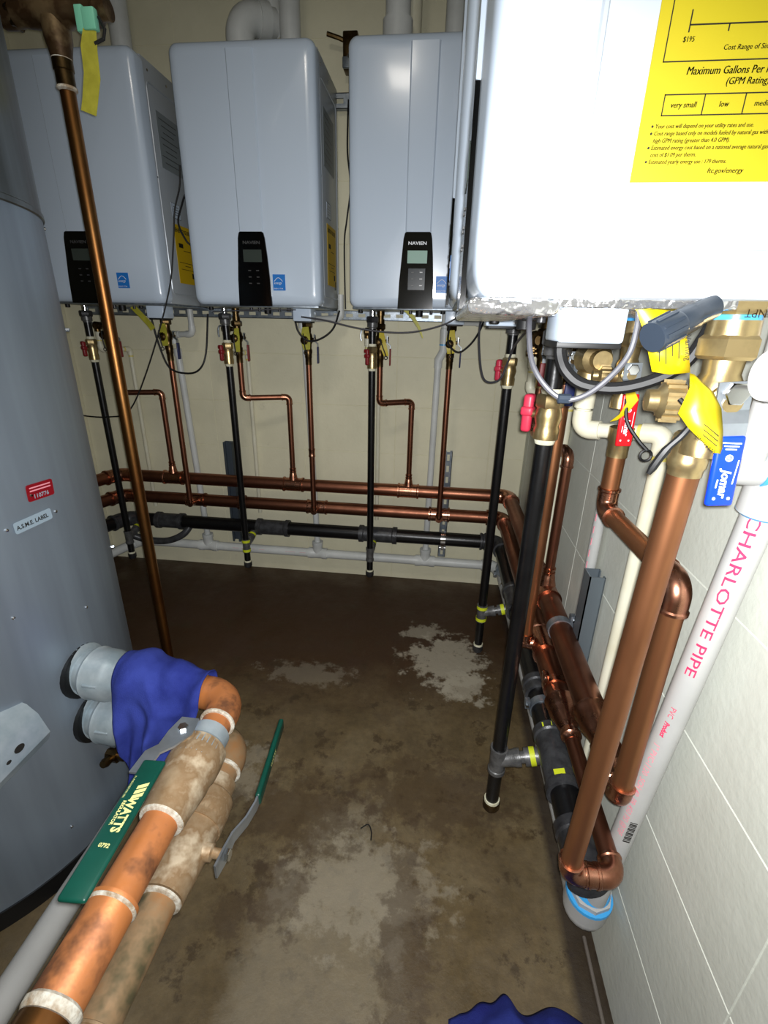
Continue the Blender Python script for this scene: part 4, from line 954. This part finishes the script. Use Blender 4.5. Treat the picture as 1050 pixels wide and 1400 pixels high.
# ------------------------------------------------------------------ cables
cable('heater_cable', [(-1.085, 1.79, 1.16), (-1.075, 1.80, 1.06), (-1.045, 1.80, .975), (-.98, 1.80, .955), (-.925, 1.80, .97), (-.895, 1.81, 1.03), (-.89, 1.85, 1.17)], .0035, BLACK_RUB, 'black cable hanging in a loop beside the leftmost straight riser', 'cable')
cable('thin_wire', [(-.858, 1.70, 1.60), (-.862, 1.69, 1.54), (-.875, 1.665, 1.47), (-.890, 1.66, 1.38), (-.928, 1.66, 1.235), (-1.035, 1.66, 1.004), (-1.142, 1.66, .832), (-1.23, 1.66, .801), (-1.343, 1.66, .802), (-1.42, 1.66, .82)], .0025, BLACK_RUB, 'long thin black wire running from between the left heaters down to the tank', 'cable')
cable('thin_wire', [(-.850, 1.745, 1.56), (-.868, 1.735, 1.53), (-.878, 1.722, 1.497), (-.894, 1.715, 1.445), (-.877, 1.72, 1.396), (-.862, 1.73, 1.38), (-.848, 1.74, 1.37)], .003, BLACK_RUB, 'short black wire kink between the two left heaters', 'cable')
cable('heater_cable', [(-.535, 1.79, 1.16), (-.525, 1.80, 1.115), (-.49, 1.80, 1.085), (-.44, 1.80, 1.095), (-.40, 1.82, 1.13), (-.385, 1.86, 1.19)], .0035, BLACK_RUB, 'black cable looping under the right end of the dim screen heater', 'cable')
cable('heater_cable', [(.02, 1.79, 1.15), (.02, 1.79, 1.09), (.055, 1.79, 1.06), (.09, 1.79, 1.08), (.12, 1.80, 1.12), (.145, 1.82, 1.18)], .0035, BLACK_RUB, 'black cable looping round the blue-lever valve at the right end of the back wall', 'cable')
cable('thin_wire', [(-.49, 1.72, 1.165), (-.40, 1.70, 1.155), (-.30, 1.69, 1.135), (-.20, 1.69, 1.123), (-.10, 1.69, 1.125), (0, 1.70, 1.15), (.06, 1.71, 1.185)], .0028, CABLE_G, 'thin grey wire slung under the heater with the lit screen', 'cable')
cable('thin_wire', [(-.80, 1.70, 1.175), (-.70, 1.685, 1.180), (-.60, 1.685, 1.185), (-.50, 1.69, 1.186)], .0018, CABLE_G, 'fine grey wire along the underside of the dim screen heater', 'cable')
cable('thin_wire', [(.115, 1.60, 1.19), (.108, 1.55, 1.12), (.118, 1.5, 1.03), (.135, 1.47, .995), (.17, 1.44, 1.005), (.185, 1.41, 1.06), (.19, 1.36, 1.10), (.20, 1.2, 1.15)], .0032, CABLE_G, 'grey wire hooking round the slim black pipe in the corner', 'cable')
cable('thin_wire', [(-.372, 1.995, 1.86), (-.372, 1.98, 1.80), (-.370, 1.96, 1.70), (-.360, 1.96, 1.60), (-.376, 1.97, 1.50), (-.39, 1.99, 1.42), (-.39, 2.0, 1.20)], .003, BLACK_RUB, 'black wire hanging in the gap between the two middle heaters', 'cable')
gc = cable('heater_cable', [(.172, .485, 1.165), (.172, .478, 1.145), (.168, .475, 1.12), (.152, .475, 1.097), (.135, .48, 1.082), (.118, .485, 1.079), (.100, .49, 1.092), (.088, .50, 1.112), (.085, .52, 1.14), (.09, .56, 1.165)], .0027, CABLE_G, 'grey cable looping under the near heater and its white box', 'cable')
MB().lathe((.114, .485, 1.079), X, [(0, .0035), (.001, .0048), (.012, .0048), (.013, .0035)], 8).build('connector', PLUG, gc)
cable('heater_cable', [(.120, .53, 1.13), (.121, .53, 1.118), (.128, .525, 1.102), (.145, .52, 1.090), (.175, .51, 1.088), (.205, .50, 1.098), (.225, .49, 1.115), (.235, .485, 1.14), (.24, .48, 1.165)], .0062, BLACK_RUB, 'thick black cable curving between the white box and the big valve', 'cable')
# grey condensate fitting / plug under the near heater
t = thing('condensate_fitting', 'slate grey ribbed plastic fitting poking out under the near heater', 'fitting', (.17, .42, 1.13))
A = V((.163, .418, 1.137)); dq = V((.046, .026, .021)).normalized()
b = MB(); b.lathe(A, dq, [(0, .0095), (0, .0116), (.003, .0121), (.024, .0121), (.027, .0110)], 24)
x_, y_, _ = frame_of(dq)
for q in range(10):
    a = 2*PI*q/10; rd = x_*math.cos(a)+y_*math.sin(a); b.box(A+dq*.013+rd*.0119, (.0020, .0026, .021), 0, Matrix((rd, dq.cross(rd), dq)).transposed())
b.build('ribbed_nut', PLUG, t)
MB().lathe(A+dq*.026, dq, [(0, .0110), (.016, .0110), (.018, .0096), (.04, .0094)], 22).build('body', PLUG, t)

# ------------------------------------------------------------------ storage tank on the left
TC, TRd = V((-1.075, .742, 0)), .372
def surf(ang, z, dr=0):     # point on the tank shell at an angle from +x
    return TC+V((math.cos(ang)*(TRd+dr), math.sin(ang)*(TRd+dr), z))
tk = thing('storage_tank', 'tall cylindrical blue-grey steel storage tank at the left edge', 'tank', TC)
MB().lathe(TC, Z, [(.0, TRd-.012), (.0, TRd+.004), (.045, TRd+.004), (.045, TRd-.012)], 96).build('base_ring', BLACK_RUB, tk)
ZS = 1.338
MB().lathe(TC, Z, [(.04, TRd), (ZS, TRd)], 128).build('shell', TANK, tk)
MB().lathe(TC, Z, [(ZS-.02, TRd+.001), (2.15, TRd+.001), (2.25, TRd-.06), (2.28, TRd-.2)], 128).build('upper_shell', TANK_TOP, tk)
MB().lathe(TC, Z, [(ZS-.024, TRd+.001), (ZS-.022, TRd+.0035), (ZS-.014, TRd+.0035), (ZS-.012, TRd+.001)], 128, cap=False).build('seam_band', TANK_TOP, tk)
def on_tank(ang, z, tilt=0):
    n = V((math.cos(ang), math.sin(ang), 0)); ex = V((-n.y, n.x, 0)); ey = V((0, 0, 1))
    c, s_ = math.cos(tilt), math.sin(tilt); return surf(ang, z), ex*c+ey*s_, -ex*s_+ey*c, n
def curved_plate(name, ang, z, wd, h, m, tilt=0, th=.001, r=.004):
    O, ex, ey, n = on_tank(ang, z, tilt); b = MB()
    pr = rrect(wd, h, r, 3); k = 8
    b.prism(pr, O+n*.0012, ex, ey, th); return b.build(name, m, tk, smooth=False), O+n*(.0013+th), ex, ey
def hitang(u, v):           # angle and height on the shell seen at a point of the photograph
    d = fwd+r2*((u-525)/F_PX)-u2*((v-700)/F_PX); o = V((0, 0, CAM_Z))-TC
    a = d.x**2+d.y**2; bq = 2*(o.x*d.x+o.y*d.y); c = o.x**2+o.y**2-TRd**2; q = bq*bq-4*a*c
    t_ = (-bq-math.sqrt(max(q, 0)))/(2*a); p = o+d*t_
    return math.atan2(p.y, p.x), p.z
a_, z_ = hitang(54, 670)
pl, O, ex, ey = curved_plate('number_plate', a_, z_, .056, .030, RED_PLATE, math.radians(-3))
text('lettering', '110776', .0105, O+ex*-.017+ey*-.011, ex, ey, SILVER_LBL, pl, bold=.0002, sx=1.05)
for k in range(2): MB().prism([(-.022, .0075-.0055*k), (.022, .0075-.0055*k), (.022, .0098-.0055*k), (-.022, .0098-.0055*k)], O, ex, ey, .0003).build('small_print', PINKINK, pl, smooth=False)
MB().lathe(O+ex*-.021+ey*-.004, ex.cross(ey), [(0, .0028), (.002, .002)], 10).build('rivet', CHROME, pl)
a_, z_ = hitang(45, 712)
pl, O, ex, ey = curved_plate('label_plate', a_, z_, .074, .021, SILVER_LBL, math.radians(2), .0006)
text('lettering', 'A.S.M.E. LABEL', .0108, O+ex*-.033+ey*-.004, ex, ey, INK, pl, bold=.0003, sx=.92)
for (u_, v_) in ((9, 725), (76, 699), (62, 313), (18, 845), (118, 830), (98, 1130)):
    a_, z_ = hitang(u_, v_); O, ex, ey, n = on_tank(a_, z_); MB().lathe(O, n, [(-.001, .0032), (.002, .0028), (.003, .001)], 10).build('screw', CHROME, tk)
for z_ in (1.12, .62, .18):
    O, ex, ey, n = on_tank(math.radians(38), z_); MB().lathe(O, n, [(-.001, .004), (.006, .004), (.008, .002)], 8).build('screw', ZINC, tk)
for zf in (.458, .338):
    a_ = math.radians(-3); O, ex, ey, n = on_tank(a_, zf)
    MB().lathe(O-n*.01, X, [(0, .0565), (.013, .0565), (.014, .050)], 28).build('port_opening', BLACK_RUB, tk)
# channel bracket in front of the tank
b = MB(); prof = [(-.752, .482), (-.744, .485), (-.722, .478), (-.704, .458), (-.690, .416), (-.697, .398), (-.702, .398), (-.696, .417), (-.710, .455), (-.725, .472), (-.744, .479), (-.752, .476)]
ya, yb = .603, .18; n_ = len(prof)
vs = [V((x, ya, z)) for x, z in prof]+[V((x-.0, yb, z)) for x, z in prof]
b.add(vs, [[i, i+n_, (i+1) % n_+n_, (i+1) % n_] for i in range(n_)]+[list(range(n_)), list(range(n_, 2*n_))[::-1]])
br_ = b.build('metal_cover', GALV_W); tag(br_, 'pale bent metal cover with a dark hole, in front of the tank', 'cover')
nb = V((.042, 0, .014)).normalized(); cH = V((-.696, .545, .436))
MB().prism([(math.cos(a)*.010, math.sin(a)*.006) for a in [2*PI*i/14 for i in range(14)]], cH+nb*.0015, Y, V((-.32, 0, .95)), -.001).build('hole', INK, br_, smooth=False)
MB().prism([(math.cos(a)*.005, math.sin(a)*.003) for a in [2*PI*i/10 for i in range(10)]], cH+nb*.0015+V((0, -.024, -.006)), Y, V((-.32, 0, .95)), -.001).build('hole', INK, br_, smooth=False)
# small bronze drain fitting low on the tank
a_, z_ = hitang(148, 1030); O, ex, ey, n = on_tank(a_, z_)
t = thing('drain_fitting', 'old bronze drain fitting on the tank under the two grey couplings', 'fitting', O)
MB().lathe(O-n*.004, n, [(0, .013), (.018, .013), (.02, .017), (.032, .017)], 8).build('hex_plug', BRASS_DK, t); MB().lathe(O+n*.028, n, [(0, .012), (.014, .012), (.02, .006)], 16).build('stem', BRASS_DK, t)
MB().lathe(O+n*.014-ex*.012, -ex+Z*.3, [(0, .009), (.016, .011), (.024, .008)], 10).build('bleeder', BRASS_DK, t)

# ------------------------------------------------------------------ header pipes coming out of the tank
def coupling(z, xe, label):
    t = thing('grooved_coupling', label, 'coupling', (-.66, .722, z), 'grey couplings on the tank'); O = V((-.705, .724, z)); d = V((1, -.10, 0)).normalized()
    MB().lathe(O, d, [(-.004, .042), (-.004, .0555), (.004, .0565), (.008, .052), (.010, .044)], 30).build('flange_ring', GALV_W, t)
    MB().lathe(O, d, [(.006, .043), (.028, .041), (.030, .052), (.036, .0545), (.042, .052), (.072, .0525), (.082, .049), (.100, .042), (.104, .0425), (.118, .0425), (.120, .034)], 30).build('bell_reducer', GALV_W, t)
    MB().lathe(O, d, [(.118, .030), (.119, .041), (.133, .041), (.135, .036), (.14, .030)], 24).build('thread_sealant', SOLDER, t)
    MB().box(O+d*.057+V((0, -.049, .012)), (.03, .008, .006), .002).build('cast_lug', GALV_W, t)
    return O, d
O1, d1 = coupling(.458, 0, 'upper galvanised coupling sticking out of the tank')
O2, d2 = coupling(.338, 0, 'lower galvanised coupling sticking out of the tank')
def header(z, x, ye, label, m, O, d, second=False):
    t = thing('header_pipe', label, 'pipe', (x, .4, z)); r = .0270
    K = V((x, O.y+(x-O.x)*d.y/d.x, z)); dn = -Y
    pipe(t, O+d*.12, K-d*.045, r, m, seg=24)
    MB().lathe(K-d*.066, d, [(-.006, .027), (-.004, .032), (.0, .033), (.004, .032), (.006, .027)], 24).build('thread_sealant', SOLDER, t)
    elbow(t, K, d, dn, r, m, .045, k=1.17, collar=False, sock=.02)
    yv = .600 if not second else .605
    MB().lathe((x, K.y-.063, z), -Y, [(-.002, .030), (0, .0325), (.003, .0325), (.005, .030)], 24).build('solder_ring', SOLDER, t)
    pipe(t, (x, K.y-.05, z), (x, yv-.02, z), r, m, seg=24)
    yend = .437 if not second else .40
    pipe(t, (x, yend+.01, z), (x, -.12, z), r, m, seg=28)
    MB().lathe((x, yend+.004, z), -Y, [(-.002, .029), (0, .0335), (.003, .0328), (.005, .028)], 28).build('solder_ring', SOLDER, t)
    if not second:
        MB().lathe((x, .335, z), -Y, [(0, .028), (.002, .0325), (.007, .0320), (.011, .0300), (.105, .0300), (.110, .028)], 28).build('coupling', m, t)
        MB().lathe((x, .330, z), -Y, [(0, .0305), (.002, .0325), (.004, .0322), (.006, .030)], 28).build('solder_ring', SOLDER, t)
        MB().lathe((x, .236, z), -Y, [(0, .0305), (.003, .0330), (.010, .0325), (.013, .0305)], 28).build('solder_ring', SOLDER, t)
        MB().lathe((x, .222, z), -Y, [(0, .0302), (.03, .0315), (.34, .0315)], 28).build('dark_fitting', COPPER_DK, t)
    else:
        MB().lathe((x, .262, z), -Y, [(0, .0275), (.001, .0295), (.004, .0295), (.005, .0275)], 28).build('solder_ring', BRASS_OLD, t)
    return t
header(.460, -.366, 0, 'thick orange copper header pipe running toward the camera, upper', COPPER_OLD, O1, d1)
header(.340, -.366, 0, 'dull copper header pipe below the orange one', COPPER_OLD2, O2, d2, True)
# ball valve 1
def ball_valve(x, ya, yb, z, label):
    t = thing('ball_valve', label, 'valve', (x, (ya+yb)/2, z), 'bronze ball valves with green grips'); L = ya-yb
    MB().lathe((x, ya, z), -Y, [(0, .028), (0, .0335), (.028, .0335), (.030, .040), (.036, .0425), (L*.5-.03, .0435), (L*.5-.01, .0435)], 30).build('end_ring', GALV_W if z > .4 else BRASS_OLD, t)
    MB().lathe((x, ya-.030, z), -Y, [(0, .036), (.004, .0425), (.026, .044), (.045, .0435), (.055, .0405), (.070, .041), (L-.06, .037), (L-.045, .035), (L-.031, .0345), (L-.031, .028)], 32).build('body', BRASS_OLD, t)
    return t
v1 = ball_valve(-.366, .600, .440, .460, 'upper bronze ball valve whose green grip lies along the orange pipe')
st = V((-.380, .555, .500))
MB().lathe(st-Z*.02, V((-.12, 0, 1)), [(0, .014), (.022, .014), (.024, .008), (.034, .008)], 16).build('stem', BRASS_OLD, v1)
b = MB(); rb = ribbon([(-.383, .575, .518), (-.385, .545, .518), (-.392, .515, .520), (-.399, .492, .531), (-.401, .455, .531)], X, [.030, .040, .026, .024, .024], .0035); b.add(rb.v, rb.f); b.build('lever_bracket', ZINC, v1)
MB().hexa((-.384, .552, .519), Z, .0085, .006).build('nut', CHROME, v1)
b = MB(); gA, gB = V((-.386, .478, .531)), V((-.376, .292, .531)); gd = (gB-gA).normalized(); gs_ = Z.cross(gd)
b.box((gA+gB)/2, (.034, (gB-gA).length, .008), .0036, Matrix((gd.cross(Z), gd, Z)).transposed(), 3); gp = b.build('grip', GREEN_H, v1)
gn = .0042
def gtext(s, size, a, off, **k): text('lettering', s, size, gA+gd*a-gs_*0+V((off, 0, gn)), gd, Z.cross(gd), GOLDINK, gp, **k)
gtext('WATTS', .0165, .062, -.0020, bold=.0007, sx=.85)
gtext('REGULATOR', .0062, .067, -.0085, bold=.0002, sx=.95)
gtext('N. ANDOVER MA USA', .0038, .030, -.0135, sx=.9)
text('lettering', '0792', .0072, gA+gd*.128+V((-.006, 0, gn)), X, Y, GOLDINK, gp, bold=.0002)
for k in range(3):
    ex2 = Z.cross(gd); MB().prism([(.038+.0075*k, .0125), (.0435+.0075*k, .0125), (.0495+.0075*k, -.001), (.044+.0075*k, -.001)][::1], gA+V((0, 0, gn)), gd, ex2, .0003).build('logo_bar', GOLDINK, gp, smooth=False)
v2 = ball_valve(-.366, .600, .405, .340, 'lower bronze ball valve with its green grip pointing to the right and away')
st = V((-.330, .475, .345))
MB().lathe(st-X*.01, X, [(0, .015), (.022, .013), (.024, .008), (.040, .008)], 16).build('stem', BRASS_OLD, v2)
MB().hexa((-.296, .475, .345), X, .010, .008).build('nut', CHROME, v2)
b = MB(); rb = ribbon([(-.298, .445, .350), (-.296, .475, .347), (-.296, .505, .343), (-.285, .535, .341), (-.280, .565, .340), (-.280, .59, .340)], Z, [.028, .034, .024, .022, .022, .022], .0035); b.add(rb.v, rb.f); b.build('lever_bracket', ZINC, v2)
gA, gB = V((-.280, .575, .340)), V((-.293, .752, .343)); gd = (gB-gA).normalized(); b = MB(); b.box((gA+gB)/2, (.010, (gB-gA).length, .026), .004, Matrix((gd.cross(Z), gd, Z)).transposed(), 3); gp2 = b.build('grip', GREEN_H, v2)
text('lettering', 'WATTS', .011, gA+gd*.07+V((.0056, 0, -.003)), gd, Z, GOLDINK, gp2, bold=.0003)
# floor level white pipe beside the tank
tag(MB().tube([(-.672, 1.05, .085), (-.660, .60, .085), (-.652, -.15, .085)], .0262, 26).build('floor_pipe', PVC), 'white plastic pipe lying along the floor between the tank and the copper headers', 'pipe')
for y_ in (.95, .1): tag(MB().box((-.66, y_, .030), (.07, .04, .058), .004).build('pipe_support', IRON_DK), 'small dark block under the white floor pipe, %s end' % ('far' if y_ > .5 else 'near'), 'support')

# ------------------------------------------------------------------ blue cloth draped over the headers
def cloth(nu=46, nt=56):
    b = MB(); vs = []
    for i in range(nu+1):
        s = i/nu; x = -.603+.188*s
        r = .0375+.004*noise.noise(V((s*4, 0, 3))); yc0, zc0 = .714-.018*s, .460
        hemf = .205-.060*abs(s-.45)*2-.075*max(0, (s-.55)/.45)**.8+.015*math.sin(s*9+.5)+(.02 if s < .3 else 0)
        if s < .12: hemf -= .05*(.12-s)/.12
        hemb = .07+.02*math.sin(s*7)
        r += .020*math.exp(-((s-.30)/.35)**2)
        for j in range(nt+1):
            t = j/nt
            # arc length from back hem over the top to front hem
            Lb, La, Lf = hemb, PI*r, hemf; tot = Lb+La+Lf; l = t*tot
            if l < Lb: y, z = yc0+r, zc0-(Lb-l); ny, nz = 1, 0
            elif l < Lb+La:
                a = (l-Lb)/r; y, z = yc0+r*math.cos(a), zc0+r*math.sin(a); ny, nz = math.cos(a), math.sin(a)
            else:
                dl = l-Lb-La; y, z = yc0-r-.10*dl*(.5+s), zc0-dl; ny, nz = -1, .0
                wv = min(1, dl/.06); f = .013*wv*math.sin(s*13+1.2*math.sin(dl*14))+.007*wv*math.sin(s*27+dl*20); y -= f+.008*wv
                x2 = .012*wv*math.sin(dl*22+s*4)
            k = noise.noise(V((x*22, l*18, 1)))*.006+(.35-abs(noise.noise(V((x*15+l*6, l*9, 7)))))*.014+noise.noise(V((x*55, l*40, 5)))*.002
            fold = .0035*math.sin(s*16+l*26)
            xx = x+(0 if l < Lb+La else x2*.6-.10*min(0, 0)+(.5-s)*.25*(l-Lb-La))
            vs.append(V((xx, y+ny*(k+fold), z+nz*(k+fold+.003))))
    m = nt+1
    fs = [[i*m+j, i*m+j+1, (i+1)*m+j+1, (i+1)*m+j] for i in range(nu) for j in range(nt)]
    b.add(vs, fs); o = b.build('cloth_rag', CLOTH, ang=180)
    sm = o.modifiers.new('s', 'SOLIDIFY'); sm.thickness = .0022; return o
tag(cloth(), 'royal blue cloth draped over the copper pipe between tank coupling and elbow', 'cloth')
# crumpled cloth on the floor at the bottom edge
def heap():
    b = MB(); vs = []; nu = 60; nv = 40
    def back(x):      # far edge of the cloth on the floor
        e = .474+.020*math.exp(-((x-.145)/.022)**2)+.036*math.exp(-((x-.186)/.022)**2)+.030*math.exp(-((x-.275)/.05)**2)
        return e-.5*max(0, .105-x)-.8*max(0, x-.345)
    for i in range(nu+1):
        x = .085+.28*i/nu; yb_ = back(x)
        for j in range(nv+1):
            f = j/nv; y = .20+(yb_-.20)*f
            h = .016+.014*noise.noise(V((x*16, y*16, 2)))+.008*noise.noise(V((x*38, y*38, 4)))+.022*math.exp(-((x-.27)/.05)**2)+.016*math.exp(-((x-.20)/.02)**2)
            e = min(1, (1-f)*9)*min(1, min(i, nu-i)/nu*9)
            vs.append(V((x+.004*noise.noise(V((x*20, y*20, 9))), y, max(.002, h*e**.6+.002))))
    m = nv+1; b.add(vs, [[i*m+j, (i+1)*m+j, (i+1)*m+j+1, i*m+j+1] for i in range(nu) for j in range(nv)])
    o = b.build('cloth_rag', CLOTH2, ang=180); sm = o.modifiers.new('s', 'SOLIDIFY'); sm.thickness = .002; return o
tag(heap(), 'crumpled navy blue cloth on the floor at the bottom edge', 'cloth')

# ------------------------------------------------------------------ tall copper pipe and bronze tee at the upper left
t = thing('tall_copper_pipe', 'tall bronze-coloured copper pipe standing on the floor before the left heater', 'pipe', (-.785, 1.12, 0)); r = .0146
xk, yk = -.790, 1.125
pipe(t, (xk, yk, 0), (xk, yk, 1.60), r, COPPER_DK, seg=24)
MB().lathe((xk, yk, 1.575), Z, [(0, r*1.02), (.002, r*1.18), (.028, r*1.18), (.030, r*1.3), (.05, r*1.3), (.052, r*1.1)], 22).build('coupling', BRASS_DK, t)
for z_ in (1.574, 1.622): MB().lathe((xk, yk, z_), Z, [(-.003, r*1.05), (0, r*1.32), (.004, r*1.30), (.006, r*1.05)], 22).build('solder_ring', SOLDER, t)
t = thing('bronze_tee', 'old bronze tee valve on top of the tall copper pipe', 'valve', (xk, yk, 1.65))
MB().lathe((xk, yk, 1.622), Z, [(0, .019), (.012, .021), (.03, .025), (.06, .026)], 22).build('lower_neck', TEE_DK, t)
MB().lathe((xk-.20, yk, 1.695), V((1, 0, 0)), [(0, .019), (.09, .019), (.092, .024), (.115, .024), (.13, .021), (.17, .026), (.225, .027), (.24, .022), (.27, .022), (.271, .026), (.29, .026), (.292, .018), (.315, .018)], 24).build('body', TEE_DK, t)
MB().lathe((xk-.085, yk, 1.695), X, [(0, .026), (.006, .026)], 6).build('hex_end', BRASS_DK, t)
MB().lathe((xk+.055, yk, 1.66), V((.08, -.2, 1)), [(0, .0035), (.07, .0035)], 8).build('wire_lever', BRASS, t)
t = thing('plastic_tag', 'long yellow tag hanging from a pale green clip at the upper left', 'tag', (-.70, 1.09, 1.58))
MB().box((-.716, 1.095, 1.668), (.016, .012, .040), .002).build('clip', GREEN_CLIP, t); MB().box((-.696, 1.093, 1.666), (.026, .014, .034), .003).build('clip', GREEN_CLIP, t)
rb = ribbon([(-.698, 1.09, 1.652), (-.702, 1.084, 1.62), (-.706, 1.086, 1.58), (-.716, 1.082, 1.54), (-.722, 1.080, 1.520)], V((1, 0, -.35)), [.026, .034, .034, .032, .032]); rb.build('tag_sheet', YTAG_OLD, t)
MB().tube([(-.680, 1.095, 1.670), (-.668, 1.09, 1.65), (-.672, 1.088, 1.635), (-.690, 1.086, 1.628)], .003, 8).build('tie', BLACK_RUB, t)
# debris twig
tag(MB().tube(smooth_path([(-.125, .78, .003), (-.108, .79, .006), (-.098, .775, .004), (-.096, .755, .003)]), .0015, 6).build('twig', BLACK_RUB), 'tiny dark curled scrap on the concrete in the middle of the floor', 'debris')
